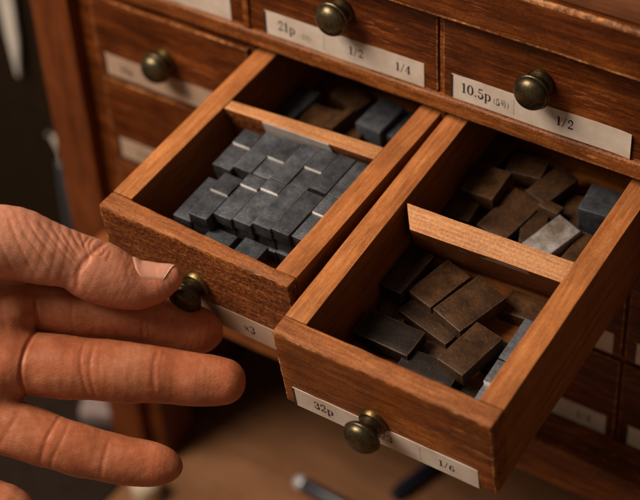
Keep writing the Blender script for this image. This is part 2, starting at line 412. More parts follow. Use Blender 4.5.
def drawer(X0, zb, w, h, ext, txt, lab, a=0.0, p=0.0, l0=0.0041, llen=0.0807, lz=(0.0, 0.0118), kz=0.0245, kx=None, kout=1.0, front=None, worn=None,
           is_open=False, corners=None, old=False, curl=0.0, grey=None, depth=0.15, knob_on=True, knob_s=1.0):
    """local frame: x from the middle, y=0 at the case face, z=0 at the drawer top; root is moved to the base middle of the front"""
    Mp = drawer_matrix(X0, a, p, zb + h, w)
    rx, ry, rz = 0.0, -ext + depth / 2, -h
    root = empty('drawer', Mp @ Matrix.Translation((rx, ry, rz)), lab, 'drawer', 'small wooden type drawers')
    o = (-rx, -ry, -rz)
    x0, x1 = -w / 2, w / 2
    fy = -ext
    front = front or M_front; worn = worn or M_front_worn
    # front board
    c8 = box8(x0, x1, fy, fy + TF, -h, 0)
    if corners:   # the two inner top corners of the front board, slightly out of square
        (ax, ay), (bx, by) = corners
        c8[3] = (x0, ay, -h); c8[2] = (x1, by, -h); c8[7] = (x0, ay, 0); c8[6] = (x1, by, 0)
    bm = hexa_bm(c8, bev=0.0010 if is_open else 0.0006, seg=2, cut=0.004, amp=0.00024 if is_open else 0.00016, freq=160, seed=random.random() * 9)
    if is_open:
        # top edge is worn bare: use the bare top material on upward faces
        for f in bm.faces:
            f.normal_update()
            if f.normal.z > 0.8: f.material_index = 2
    fb = finish('front_board', bm, [front, worn, M_top_front], root, o)
    for s, xa, xb in ((0, x0, x0 + TH), (1, x1 - TH, x1)):
        ya = fy + TF + 0.0002
        if corners: ya = corners[s][1] + 0.0002
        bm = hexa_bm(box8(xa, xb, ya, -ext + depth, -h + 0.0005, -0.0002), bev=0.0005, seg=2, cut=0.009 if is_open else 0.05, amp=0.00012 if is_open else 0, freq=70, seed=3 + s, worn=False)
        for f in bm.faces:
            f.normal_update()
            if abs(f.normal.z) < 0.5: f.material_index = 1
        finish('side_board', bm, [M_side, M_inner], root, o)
    bm = hexa_bm(box8(x0 + TH + 0.0001, x1 - TH - 0.0001, fy + TF + 0.0021, -ext + depth - 0.0001, -h + 0.001, -h + 0.0035), bev=0, cut=0, amp=0)
    finish('bottom_board', bm, M_bottom, root, o)
    bm = hexa_bm(box8(x0 + TH + 0.0001, x1 - TH - 0.0001, -ext + depth - 0.006, -ext + depth - 0.0002, -h + 0.0036, -0.001), bev=0.0003, cut=0, amp=0, worn=False)
    finish('back_board', bm, M_inner, root, o)
    lb = label(root, x0 + l0 + o[0], x0 + l0 + llen + o[0], fy + o[1] - 0.0001, -h + lz[0] + o[2], -h + lz[1] + o[2], txt, M_paper_old if old else None, True, curl, grey)
    if knob_on:
        kk = (w / 2 if kx is None else kx) - w / 2
        knob(root, kk + o[0], fy + o[1], -h + kz + o[2], 1.0, knob_s)
    return root, Mp, o

def lab_items(a, b, c=None, b_dx=0.047, c_dx=0.068, s=0.0043, az=0.0042, a_dx=0.0062):
    L = []
    if a: L.append((a, a_dx, az, s * 1.08))
    if b: L.append((b, b_dx, az - 0.0002, s * 0.92))
    if c: L.append((c, c_dx, az - 0.0002, s * 0.92))
    return L

P = 0.0976; XL = -0.0955; WL = 0.092; XF = 0.1883
ZB = {1: ZB1, 2: ZT - HD, 3: ZT - HD - 0.0513, 4: ZT - HD - 2 * 0.0513}
# closed drawers, row one
r21, _, _ = drawer(0.0, ZB[1], W, 0.0445, 0, [('21p', 0.0068, 0.0040, 0.0048), ('1/2', 0.0435, 0.0040, 0.0042), ('1/4', 0.0668, 0.0040, 0.0042)],
    'closed drawer with label 21p 1/2 1/4, directly above the left pulled-out drawer', l0=0.0079, kx=0.0486, kz=0.0245,
    grey=[('(2G)', 0.0185, 0.0034, 0.0026), ('|', 0.0305, 0.0036, 0.0046)])
r10, _, _ = drawer(P, ZB[1], W, 0.0445, 0, [('10.5p', 0.0046, 0.0042, 0.0048), ('(5G)', 0.0195, 0.0038, 0.0032), ('1/2', 0.0480, 0.0042, 0.0044)],
    'closed drawer with label 10.5p 1/2, at the upper right above the 32p drawer', kx=0.0445, kz=0.0215, curl=0.0006,
    grey=[('|', 0.0285, 0.0036, 0.0046)])
drawer(XL, ZB[1], WL, 0.0445, 0, [], 'closed drawer at the top left whose label end shows above the blurred knob', kx=0.046)
drawer(XL, ZB[2], WL, HD, 0.0008, [('16p', 0.0095, 0.0038, 0.0040), ('x3', 0.0465, 0.0038, 0.0040)],
    'closed drawer with worn top edge, blurred knob and label, left of the pulled-out drawers', old=True, kx=0.0428, kz=0.0202, l0=0.0045)
drawer(XL, ZB[3], WL, 0.0470, 0, [('1/4', 0.0115, 0.0038, 0.0040)],
    'closed drawer low at the left beside the cabinet post, only its label start showing', old=True, knob_on=False, l0=0.0045)
drawer(XL, ZB[4], WL, 0.0470, 0, [], 'closed drawer at the bottom left, hidden behind the hand', knob_on=False, l0=0.0045)
for rr in (3, 4):
    drawer(0.0, ZB[rr], W, 0.0470, 0, [], 'closed drawer %s below the left pulled-out drawer' % ('one row' if rr == 3 else 'two rows'), l0=0.0041, knob_on=False)
drawer(P, ZB[3], 0.0888, 0.0478, 0, [], 'closed drawer one row below the 32p drawer, only a label corner showing')
drawer(P, ZB[4], 0.0888, 0.0478, 0, [('1/4', 0.0660, 0.0040, 0.0042)], 'closed bottom-row drawer with label ending in 1/4, below the 32p drawer', knob_on=False)
drawer(XF, ZB[3], W, 0.0478, 0, [], 'closed drawer at the right edge, the upper of the two showing blank labels', l0=0.0042, knob_on=False)
drawer(XF, ZB[4], W, 0.0478, 0, [], 'closed drawer at the bottom right corner, with only a blank label start showing', l0=0.0042, knob_on=False)

for rr in (1, 2):
    drawer(0.1952, ZB[rr], W, 0.0445, 0, [], 'closed drawer at the far right of the %s row, outside the picture' % ('top' if rr == 1 else 'second'), kx=0.046, kz=0.021)
# open drawers
EL, ER = 0.1102, 0.1283
AL, PL, AR, PR = -0.0060, 0.0955, 0.0033, 0.1403
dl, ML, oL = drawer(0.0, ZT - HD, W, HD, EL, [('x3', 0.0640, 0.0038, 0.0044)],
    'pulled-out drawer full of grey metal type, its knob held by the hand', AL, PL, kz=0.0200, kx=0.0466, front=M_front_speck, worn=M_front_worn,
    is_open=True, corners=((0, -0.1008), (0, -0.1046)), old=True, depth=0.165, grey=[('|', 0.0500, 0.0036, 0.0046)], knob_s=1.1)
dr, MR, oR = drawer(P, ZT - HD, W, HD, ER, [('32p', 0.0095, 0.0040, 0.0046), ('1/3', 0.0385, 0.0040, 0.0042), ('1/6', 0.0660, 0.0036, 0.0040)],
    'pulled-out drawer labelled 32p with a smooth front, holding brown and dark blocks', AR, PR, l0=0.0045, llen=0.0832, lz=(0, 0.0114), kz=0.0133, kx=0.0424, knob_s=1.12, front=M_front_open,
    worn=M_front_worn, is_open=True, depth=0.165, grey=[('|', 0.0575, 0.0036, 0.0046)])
# partitions
def shift8(c8, w=W): return [(x - w / 2, y, z) for x, y, z in c8]
def lean(x, z):   # front face of the leaning partition in the left drawer
    u = (x - 0.0102) / 0.0746; k = (-0.0006 - z) / 0.0154
    return (-0.0368 + 0.0028 * k) * (1 - u) + (-0.0340 + 0.0070 * k) * u
zb_ = -0.030
c8 = shift8([(0.0102, lean(0.0102, zb_), zb_), (0.0848, lean(0.0848, zb_), zb_), (0.0848, lean(0.0848, zb_) + 0.0075, zb_), (0.0102, lean(0.0102, zb_) + 0.0055, zb_),
             (0.0102, -0.0368, -0.0006), (0.0848, -0.0340, -0.0006), (0.0848, -0.0258, -0.0006), (0.0102, -0.0312, -0.0006)])
bm = hexa_bm(c8, bev=0.0004, cut=0.006, amp=0.00012, seed=5, worn=False)
for f in bm.faces:
    f.normal_update()
    if f.normal.z < 0.5: f.material_index = 1
pt = finish('partition', bm, [M_part, M_front_speck], dl, oL)
xa, xb, za, zc_ = 0.0300, 0.0632, -0.0095, -0.0009
bm = hexa_bm(shift8([(xa, lean(xa, za) - 0.0006, za), (xb, lean(xb, za) - 0.0006, za), (xb, lean(xb, za) + 0.0001, za), (xa, lean(xa, za) + 0.0001, za),
                     (xa, lean(xa, zc_) - 0.0004, zc_), (xb, lean(xb, zc_) - 0.0004, zc_), (xb, lean(xb, zc_) + 0.0001, zc_), (xa, lean(xa, zc_) + 0.0001, zc_)]), bev=0, cut=0.006, amp=0.00005, worn=False)
finish('partition_label', bm, M_paper_grey, pt, oL)
c8 = shift8([(0.0102, -0.0440, -0.034), (0.0848, -0.0400, -0.034), (0.0848, -0.0330, -0.034), (0.0102, -0.0390, -0.034),
             (0.0172, -0.0562, -0.0050), (0.0848, -0.0540, -0.0045), (0.0848, -0.0447, -0.0018), (0.0104, -0.0466, -0.0018)])
bm = hexa_bm(c8, bev=0.0004, cut=0.006, amp=0.00012, seed=8, worn=False)
for f in bm.faces:
    f.normal_update()
    if f.normal.z < 0.6: f.material_index = 1
pt = finish('partition', bm, [M_part_r, M_inner], dr, oR)
def lean2(x, z):
    u = (x - 0.0102) / 0.0746; k = (-0.0048 - z) / 0.0292
    return (-0.0562 + 0.0122 * k) * (1 - u) + (-0.0540 + 0.0140 * k) * u
xa, xb, za, zc_ = 0.0335, 0.0690, -0.0100, -0.0062
bm = hexa_bm(shift8([(xa, lean2(xa, za) - 0.00012, za), (xb, lean2(xb, za) - 0.00012, za), (xb, lean2(xb, za) + 0.0002, za), (xa, lean2(xa, za) + 0.0002, za),
                     (xa - 0.001, lean2(xa, zc_) - 0.00012, zc_), (xb, lean2(xb, zc_) - 0.00012, zc_), (xb, lean2(xb, zc_) + 0.0002, zc_), (xa - 0.001, lean2(xa, zc_) + 0.0002, zc_)]), bev=0, cut=0.006, amp=0.00008, worn=False)
finish('partition_label', bm, M_paper_old, pt, oR)

# ------------------------------------------------------------------ loose pieces in the drawers
def piece(name, Mw, cx, cy, zt, w, l, t, yaw, mats, lab, cat, grp, tilt=(0, 0), glint_front=None, bev=0.00035, amp=0.00006, seed=None, w_d=W):
    """box lying in a drawer: cx, cy in drawer coordinates, zt = height of its top"""
    seed = random.random() * 20 if seed is None else seed
    M = Mw @ Matrix.Translation((cx - w_d / 2, cy, zt - t)) @ Matrix.Rotation(R(yaw), 4, 'Z') @ Matrix.Rotation(R(tilt[0]), 4, 'X') @ Matrix.Rotation(R(tilt[1]), 4, 'Y')
    bm = hexa_bm(box8(-w / 2, w / 2, -l / 2, l / 2, 0, t), bev=bev, seg=2, cut=0.0045, amp=amp, freq=260, seed=seed)
    if glint_front is not None:
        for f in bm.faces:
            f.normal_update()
            if f.normal.y < -0.9: f.material_index = 2 if glint_front else 3
    me = bpy.data.meshes.new(name)
    bm.to_mesh(me); bm.free()
    me.set_sharp_from_angle(angle=R(40))
    o = link(name, me, mats)
    o.matrix_world = M
    return tag(o, lab, cat, grp)

TM = [M_type, M_type_edge, M_type_glint, M_type_end_shade]
G1 = 'grey metal type pieces packed in the left drawer'
zt0 = -0.0060
TP = [  # x0, x1, yfront, yback, dz, front end painted as glint, label
 (22.0, 31.0, -48.0, -38.8, 0.0, 1, 'short dark grey metal piece at the far left of the back row, against the partition'),
 (21.8, 31.0, -62.4, -48.3, -0.9, 0, 'grey metal piece at the left end of the back row, before the short dark one'),
 (31.2, 40.2, -60.0, -36.2, -0.2, 0, 'long grey metal piece, second column of the back row, beginning under the partition label'),
 (40.4, 49.0, -48.3, -35.5, 0.0, 1, 'short grey metal piece with its end painted bright as a glint, third column of the back row'),
 (40.4, 49.0, -59.2, -48.5, -0.95, 0, 'short grey metal piece lying lower in the third column, before an end painted bright as a glint'),
 (49.1, 57.6, -58.6, -34.6, -0.1, 0, 'long dark metal piece in the middle of the back row, between two ends painted bright as glints'),
 (57.8, 66.5, -46.1, -33.8, 0.0, 1, 'short grey metal piece with its end painted bright as a glint, fifth column of the back row'),
 (57.8, 66.5, -57.3, -46.3, -0.95, 0, 'short grey metal piece lying lower in the fifth column of the back row'),
 (66.6, 75.2, -55.7, -33.0, 0.0, 0, 'long dark metal piece, sixth column of the back row near the right wall'),
 (75.4, 84.3, -55.2, -32.6, -0.6, 0, 'lighter bluish grey metal piece along the right wall, back row'),
 (30.5, 39.6, -75.6, -65.0, 0.0, 1, 'short metal piece with the widest end painted bright as a glint, left end of the front row'),
 (30.4, 39.5, -90.7, -75.8, -1.05, 0, 'grey metal piece at the front left that sticks out nearest the speckled front'),
 (39.8, 48.6, -67.2, -60.4, -0.2, 1, 'short visible end of a metal piece, second column of the front row'),
 (39.9, 48.6, -86.0, -67.4, -1.05, 0, 'dark grey metal piece, second column of the front row'),
 (48.8, 57.6, -65.2, -59.0, -0.2, 1, 'short visible end of a metal piece, third column of the front row'),
 (48.8, 57.8, -85.0, -65.4, -1.05, 0, 'dark metal piece, third column of the front row, left of the lighter long one'),
 (58.1, 66.8, -83.6, -57.8, -0.1, 0, 'long lighter grey metal piece, fourth column of the front row'),
 (66.9, 75.4, -82.8, -57.7, -0.1, 0, 'long grey metal piece on top of a stack, fifth column of the front row'),
 (75.7, 84.6, -66.6, -55.9, -0.2, 1, 'short light grey metal piece by the right wall, middle of the drawer'),
 (75.7, 84.6, -81.5, -66.8, -1.05, 0, 'light grey metal piece by the right wall, front row corner'),
]
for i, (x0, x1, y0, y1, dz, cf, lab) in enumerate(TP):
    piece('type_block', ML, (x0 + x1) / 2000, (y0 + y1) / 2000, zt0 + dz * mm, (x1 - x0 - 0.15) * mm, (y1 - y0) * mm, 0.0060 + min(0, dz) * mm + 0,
          random.uniform(-0.6, 0.6), TM, lab, 'type piece', G1, glint_front=bool(cf), seed=i * 1.3, bev=0.00018, amp=0.00004)
# lower layers that show in front
low = [
 (21.2, 30.2, -90.6, -65.2, -12.6, 'darker metal piece lying a layer lower beside the left wall of the left drawer'),
 (38.7, 51.3, -98.5, -86.6, -14.8, 'metal piece lying crosswise low behind the speckled front, left of two'),
 (54.3, 65.6, -98.5, -85.0, -15.0, 'metal piece lying crosswise low behind the speckled front, right of two'),
 (31.2, 39.6, -90.0, -66.0, -12.6, 'metal piece in the second layer under the front left piece'),
 (40.0, 48.5, -84.5, -60.0, -12.7, 'metal piece in the second layer, second column of the front row'),
 (49.0, 57.6, -84.2, -60.0, -12.6, 'metal piece in the second layer, third column of the front row'),
 (58.2, 66.6, -82.6, -58.0, -12.4, 'metal piece in the second layer under the long lighter one'),
 (67.1, 75.3, -81.8, -58.0, -12.5, 'metal piece in the second layer of the stack at the front right'),
 (75.9, 84.4, -80.4, -57.0, -12.6, 'metal piece in the second layer by the right wall'),
 (67.4, 75.2, -83.2, -59.0, -18.8, 'metal piece in the third layer of the stack at the front right'),
 (63.0, 67.2, -83.6, -59.0, -18.9, 'metal piece in the third layer under the long lighter one'),
 (22.2, 31.0, -61.8, -38.0, -12.6, 'metal piece in the second layer at the left end of the back row'),
]
for i, (x0, x1, y0, y1, z, lab) in enumerate(low):
    piece('type_block', ML, (x0 + x1) / 2000, (y0 + y1) / 2000, z * mm, (x1 - x0) * mm, (y1 - y0) * mm, 0.0058, random.uniform(-1, 1), TM, lab, 'type piece', G1, seed=40 + i, bev=0.0002, glint_front=False)
# hidden support layers below (three broad slabs)
for k, (x0, x1, y0, y1) in enumerate([(31.5, 57.0, -72.5, -60.0), (31.5, 57.0, -59.0, -38.0), (57.6, 84.0, -57.5, -38.0)]):
    piece('spacing_slab', ML, (x0 + x1) / 2000, (y0 + y1) / 2000, -0.0190 if k == 0 else -0.0126, (x1 - x0) * mm, (y1 - y0) * mm, 0.0200 if k == 0 else 0.0264, 0, TM,
          'broad dark metal slab under the %s of the packed type' % ['front row', 'left half of the back row', 'right half of the back row'][k], 'metal slab', None, seed=70 + k)
# rear compartment of the left drawer
DM = [M_type_dark, M_type, M_type_dark, M_type_dark]; BM = [M_brown, M_brown_edge, M_brown_edge]
G2 = 'loose pieces in the rear of the left drawer'
for i, (cx, cy, z, w, l, t, yaw, mats, lab) in enumerate([
    (0.0560, 0.0130, -0.0250, 0.013, 0.020, 0.008, -3, DM, 'dark grey block in the rear of the left drawer, larger of two at right'),
    (0.0765, 0.0120, -0.0240, 0.010, 0.022, 0.008, 2, DM, 'narrow dark grey block against the right wall in the rear compartment'),
    (0.0650, -0.0060, -0.0270, 0.012, 0.007, 0.007, -2, DM, 'small grey piece just behind the pale partition of the left drawer'),
    (0.0425, 0.0020, -0.0230, 0.0035, 0.016, 0.012, -8, BM, 'thin brown upright slip in the rear compartment of the left drawer'),
    (0.0300, 0.0000, -0.0290, 0.016, 0.020, 0.007, 5, BM, 'brown block left of the upright slip in the rear of the left drawer'),
    (0.0665, 0.0150, -0.0285, 0.009, 0.018, 0.008, 4, DM, 'dim slate-coloured block wedged between the two grey ones in the left rear compartment'),
    (0.0480, -0.0020, -0.0300, 0.010, 0.014, 0.006, 12, BM, 'small brown block right of the upright slip in the left rear compartment'),
    (0.0350, 0.0200, -0.0280, 0.018, 0.010, 0.006, -14, BM, 'dim brown block furthest back in the left drawer'),
    (0.0170, 0.0040, -0.0270, 0.009, 0.022, 0.008, -4, DM, 'dark block along the left wall in the rear of the left drawer')]):
    piece('spacing_block', ML, cx, cy, z, w, l, t, yaw, mats, lab, 'spacing block', G2, seed=90 + i)

# right drawer, front compartment
G3 = 'brown blocks lying loose in the 32p drawer'
BK = [M_black, M_brown_edge, M_black]
for i, (cx, cy, z, w, l, t, yaw, tilt, mats, lab) in enumerate([
    (0.0158, -0.0603, -0.0255, 0.0118, 0.0240, 0.0070, -4.0, (0, 0), BM, 'brown block leaning along the left wall, dark end towards the viewer'),
    (0.0305, -0.0590, -0.0280, 0.0135, 0.0225, 0.0055, -16.0, (0, 0), BM, 'flat brown block just under the partition, second from the left wall'),
    (0.0478, -0.0643, -0.0250, 0.0162, 0.0250, 0.0060, -18.0, (0, 2), BM, 'large brown block in the middle of the 32p drawer, its right corner shiny'),
    (0.0355, -0.0740, -0.0315, 0.0270, 0.0115, 0.0060, -14.0, (0, 0), BM, 'brown block half covered in the middle, under two other blocks'),
    (0.0262, -0.0905, -0.0270, 0.0258, 0.0136, 0.0055, -1.5, (0, 0), BK, 'nearly black block lying crosswise at the front left of the 32p drawer'),
    (0.0598, -0.0848, -0.0240, 0.0135, 0.0236, 0.0065, -12.0, (0, 0), BM, 'brown speckled block at the front right, lying on top of the others'),
    (0.0650, -0.0500, -0.0330, 0.0180, 0.0125, 0.0060, 3.0, (0, 0), BM, 'low speckled block at the rear right corner below the ridged partition'),
    (0.0330, -0.1080, -0.0345, 0.0240, 0.0125, 0.0050, -3.0, (0, 0), BM, 'brown block at the bottom against the inside of the front board, left part'),
    (0.0640, -0.1060, -0.0345, 0.0130, 0.0230, 0.0050, 4.0, (0, 0), BK, 'dark block at the bottom in the front right corner, beside the grey strips'),
    (0.0660, -0.0760, -0.0348, 0.0100, 0.0150, 0.0048, -6.0, (0, 0), BK, 'dark low block beside the rough grey strip, under the speckled one'),
    (0.0430, -0.0860, -0.0346, 0.0180, 0.0110, 0.0048, 20.0, (0, 0), BM, 'brown block at the bottom showing in the gap in the middle of the 32p drawer'),
    (0.0480, -0.0970, -0.0295, 0.0240, 0.0120, 0.0050, 4.0, (0, 0), BK, 'dark block at the bottom under the speckled front right block'),
    (0.0180, -0.0760, -0.0345, 0.0100, 0.0200, 0.0050, 30.0, (0, 0), BM, 'low brown block in the gap between the left block and the black one')]):
    piece('spacing_block', MR, cx, cy, z, w, l, t, yaw, mats, lab, 'spacing block', G3, tilt=tilt, seed=110 + i, amp=0.0001, bev=0.0005)
BG = [M_bluegrey, M_type_edge, M_type_glint, M_type_dark]
G4 = 'grey strips along the right wall of the 32p drawer'
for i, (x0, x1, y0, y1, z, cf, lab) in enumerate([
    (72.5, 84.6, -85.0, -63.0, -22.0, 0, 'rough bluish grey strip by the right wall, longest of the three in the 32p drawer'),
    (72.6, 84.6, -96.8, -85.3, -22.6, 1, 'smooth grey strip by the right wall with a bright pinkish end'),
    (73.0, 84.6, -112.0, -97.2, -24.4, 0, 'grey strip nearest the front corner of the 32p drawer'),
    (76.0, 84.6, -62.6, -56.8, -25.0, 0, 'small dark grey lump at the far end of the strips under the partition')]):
    piece('metal_strip', MR, (x0 + x1) / 2000, (y0 + y1) / 2000, z * mm, (x1 - x0) * mm, (y1 - y0) * mm, 0.0150, 0.6, BG if i != 3 else DM, lab, 'metal strip', G4, glint_front=bool(cf), seed=130 + i, amp=0.00012)
# right drawer, rear compartment
G5 = 'pieces in the rear of the 32p drawer'
PM = [M_palemetal, M_type_edge, M_palemetal]
for i, (cx, cy, z, w, l, t, yaw, tilt, mats, lab) in enumerate([
    (0.0212, -0.0040, -0.0240, 0.0150, 0.0175, 0.0065, 2, (0, 0), BM, 'brown block at the far left of the rear compartment of the 32p drawer'),
    (0.0178, -0.0190, -0.0285, 0.0115, 0.0110, 0.0060, 6, (0, 0), BM, 'small brown block behind the left end of the ridged partition'),
    (0.0370, -0.0120, -0.0290, 0.0150, 0.0260, 0.0060, -10, (0, 0), BM, 'long dark brown block in the middle of the rear compartment of the 32p drawer'),
    (0.0300, 0.0160, -0.0290, 0.0160, 0.0120, 0.0060, 8, (0, 0), BM, 'dim brown block behind the far left one in the 32p drawer'),
    (0.0270, -0.0290, -0.0335, 0.0200, 0.0110, 0.0050, -8, (0, 0), BM, 'brown block at the bottom right behind the ridged partition, left half'),
    (0.0470, -0.0270, -0.0330, 0.0190, 0.0120, 0.0050, 6, (0, 0), BM, 'brown block at the bottom right behind the ridged partition, middle'),
    (0.0490, -0.0140, -0.0300, 0.0110, 0.0190, 0.0050, 24, (0, 0), BM, 'brown block lying aslant next to the pale tilted piece'),
    (0.0600, 0.0030, -0.0320, 0.0120, 0.0200, 0.0050, 10, (0, 0), BM, 'dark brown block in front of the large dark grey one'),
    (0.0150, 0.0150, -0.0270, 0.0090, 0.0220, 0.0060, -3, (0, 0), BM, 'brown block along the left wall at the very back of the 32p drawer'),
    (0.0460, 0.0080, -0.0260, 0.0120, 0.0200, 0.0060, -16, (0, 0), BM, 'dim brown block furthest back in the 32p drawer'),
    (0.0515, -0.0035, -0.0255, 0.0100, 0.0050, 0.0050, -8, (0, 0), BM, 'short light brown chip behind the pale tilted piece'),
    (0.0600, -0.0190, -0.0245, 0.0125, 0.0215, 0.0060, -18, (2, 4), PM, 'pale shiny tilted piece, half brown and half white for its sheen, behind the ridged partition'),
    (0.0735, -0.0180, -0.0270, 0.0100, 0.0180, 0.0060, -6, (0, 0), BM, 'brown speckled piece beside the pale tilted one at the right wall'),
    (0.0735, 0.0035, -0.0195, 0.0190, 0.0150, 0.0170, 3, (0, 0), DM, 'large dark grey block at the back right of the 32p drawer')]):
    piece('spacing_block', MR, cx, cy, z, w, l, t, yaw, mats, lab, 'spacing block', G5, tilt=tilt, seed=150 + i, amp=0.0001, bev=0.0005)

# ------------------------------------------------------------------ the cabinet
cab = empty('type_cabinet', Matrix.Translation((0.10, 0.10, -0.315)), 'old dark brown wooden cabinet of small labelled drawers with a thick left post', 'cabinet')
CO = (-0.10, -0.10, 0.315)
def cpart(name, x0, x1, y0, y1, z0, z1, mats, bev=0.0008, cut=0.008, amp=0.0002, seed=1, worn=True, seg=2):
    return finish(name, hexa_bm(box8(x0, x1, y0, y1, z0, z1), bev=bev, seg=seg, cut=cut, amp=amp, freq=60, seed=seed, worn=worn), mats, cab, CO)
XR = 0.2925
cpart('corner_post', -0.1325, -0.1075, -0.004, 0.030, -0.3145, 0.0930, [M_post, M_post], bev=0.0012, cut=0.02, amp=0.0003)
cpart('inner_stile', -0.1073, -0.0958, 0.002, 0.030, -0.3145, 0.0930, [M_case, M_case], cut=0.03)
cpart('side_panel', -0.1300, -0.1110, 0.0302, 0.205, -0.3145, 0.0930, [M_case, M_case], cut=0)
cpart('right_post', XR + 0.0005, XR + 0.030, -0.004, 0.030, -0.3145, 0.0930, [M_post, M_post], cut=0.03)
cpart('side_panel', XR + 0.010, XR + 0.028, 0.0302, 0.205, -0.3145, 0.0930, [M_case, M_case], cut=0)
cpart('back_panel', -0.1105, XR + 0.0095, 0.1850, 0.2000, -0.3145, 0.0930, [M_void, M_void], cut=0, amp=0)
# main rail: a flat strip with a rounded bead above
cpart('rail', -0.0957, XR, -0.0016, 0.0200, 0.0206, 0.0286, [M_rail, M_rail_worn], bev=0.0016, cut=0.005, amp=0.00022, seed=2, seg=3)
cpart('rail', -0.0957, XR, 0.0012, 0.0200, -0.0309, -0.0272, [M_case, M_case], bev=0.0004, seed=4)
cpart('rail', -0.0957, XR, 0.0012, 0.0200, -0.0812, -0.0785, [M_case, M_case], bev=0.0004, seed=5)
cpart('shelf', -0.1100, XR, 0.0202, 0.1848, 0.0262, 0.0284, [M_case, M_case], cut=0, amp=0)
cpart('shelf', -0.1100, XR, 0.0202, 0.1848, -0.0309, -0.0285, [M_case, M_case], cut=0, amp=0)
cpart('shelf', -0.1100, XR, 0.0202, 0.1848, -0.0812, -0.0790, [M_case, M_case], cut=0, amp=0)
cpart('shelf', -0.1100, XR, 0.0202, 0.1848, -0.1420, -0.1310, [M_case, M_case], cut=0, amp=0)
# thin uprights between the columns
for xa, xb in ((-0.0033, -0.0003), (0.0954, 0.0973), (0.1928, 0.1950)):
    yf = -0.0012 if xa < 0 else 0.0010
    cpart('upright', xa, xb, yf, 0.0200, 0.0288, 0.0928, [M_rail, M_rail], bev=0.0003, cut=0.01, amp=0.0001)
    if xa > 0.19:
        cpart('upright', 0.1866, 0.1880, 0.0015, 0.1840, -0.1305, -0.0312, [M_case, M_case], bev=0.0003, cut=0, amp=0)
    cpart('upright', xa, xb, 0.0200 - 0.018, 0.1840, -0.0270 if xa > 0.19 else -0.1305, 0.0200, [M_case, M_case], bev=0.0003, cut=0, amp=0)
# top: thick moulded edge and board
cpart('top_moulding', -0.1400, XR + 0.036, -0.0085, 0.0100, 0.0718, 0.0935, [M_case, M_front_worn], bev=0.0018, cut=0.005, amp=0.0003, seed=6, seg=3)
cpart('top_board', -0.1420, XR + 0.038, -0.0050, 0.2060, 0.0938, 0.1050, [M_top, M_top], bev=0.0015, cut=0.02, amp=0.0003, seed=7)
# base ledge
cpart('base_ledge', -0.1073, XR, -0.0190, 0.0200, -0.1550, -0.1308, [M_rail, M_rail_worn], bev=0.0022, cut=0.006, amp=0.0004, seed=8, seg=3)

# ------------------------------------------------------------------ table, wall and what lies about
bm = hexa_bm(box8(-1.2, 1.4, -0.9, 0.9, -0.345, -0.3150), bev=0.002, cut=0, amp=0)
tag(finish('table_top', bm, [M_desk, M_desk]), kind='structure')
bm = hexa_bm(box8(-1.4, -0.1335, 0.100, 0.130, -0.3148, 0.9), bev=0, cut=0, amp=0)
tag(finish('wall', bm, [M_wall, M_wall]), kind='structure')

bm = hexa_bm(box8(-0.60, -0.108, -0.42, 0.075, -0.3149, -0.3125), bev=0.0008, cut=0, amp=0)
tag(finish('desk_mat', bm, [M_mat, M_mat]), 'dark brown mat lying on the table under the hand, left of the cabinet', 'desk mat')

def tube(pts, rad, n=20):
    """closed tube through points with a radius each"""
    bm = bmesh.new(); rings = []
    P_ = [Vector(p) for p in pts]
    for i, p in enumerate(P_):
        d = (P_[min(i + 1, len(P_) - 1)] - P_[max(i - 1, 0)]).normalized()
        a = d.orthogonal().normalized(); b = d.cross(a)
        rings.append([bm.verts.new(p + (a * math.cos(2 * math.pi * k / n) + b * math.sin(2 * math.pi * k / n)) * rad[i]) for k in range(n)])
    for q, r in zip(rings[:-1], rings[1:]):
        for k in range(n): bm.faces.new((q[k], q[(k + 1) % n], r[(k + 1) % n], r[k]))
    bm.faces.new(rings[0][::-1]); bm.faces.new(rings[-1])
    bmesh.ops.recalc_face_normals(bm, faces=bm.faces)
    for f in bm.faces: f.smooth = True
    return bm
# pen lying on the table under the drawers
pa, pb = Vector((-0.0175, 0.0265, -0.3095)), Vector((0.056, 0.024, -0.3095))
d = (pb - pa).normalized()
pen = empty('pen', Matrix.Translation(pa + Vector((0.03, 0, -0.0055))), 'dark blue pen with a pale round end lying on the table below the drawers', 'pen')
o = tuple(-(pa + Vector((0.03, 0, -0.0055))))
finish('barrel', tube([pa + d * 0.004, pa + d * 0.006, pa + d * 0.03, pa + d * 0.052], [0.0036, 0.0042, 0.0042, 0.0038]), M_pen, pen, o)
finish('end_cap', tube([pa - d * 0.0015, pa, pa + d * 0.002, pa + d * 0.0042], [0.0022, 0.0036, 0.0042, 0.0042]), M_pen_tip, pen, o)
pa, pb = Vector((0.058, 0.130, -0.3104)), Vector((0.035, 0.045, -0.3104)); d = (pb - pa).normalized()
o2 = finish('marker', tube([pa, pa + d * 0.002, pa + d * 0.045, pa + d * 0.047, pa + d * 0.080, pa + d * 0.086], [0.0036, 0.0042, 0.0042, 0.0045, 0.0045, 0.0030]), M_pen)
tag(o2, 'dark navy marker lying blurred on the table, behind the knob of the 32p drawer', 'marker')
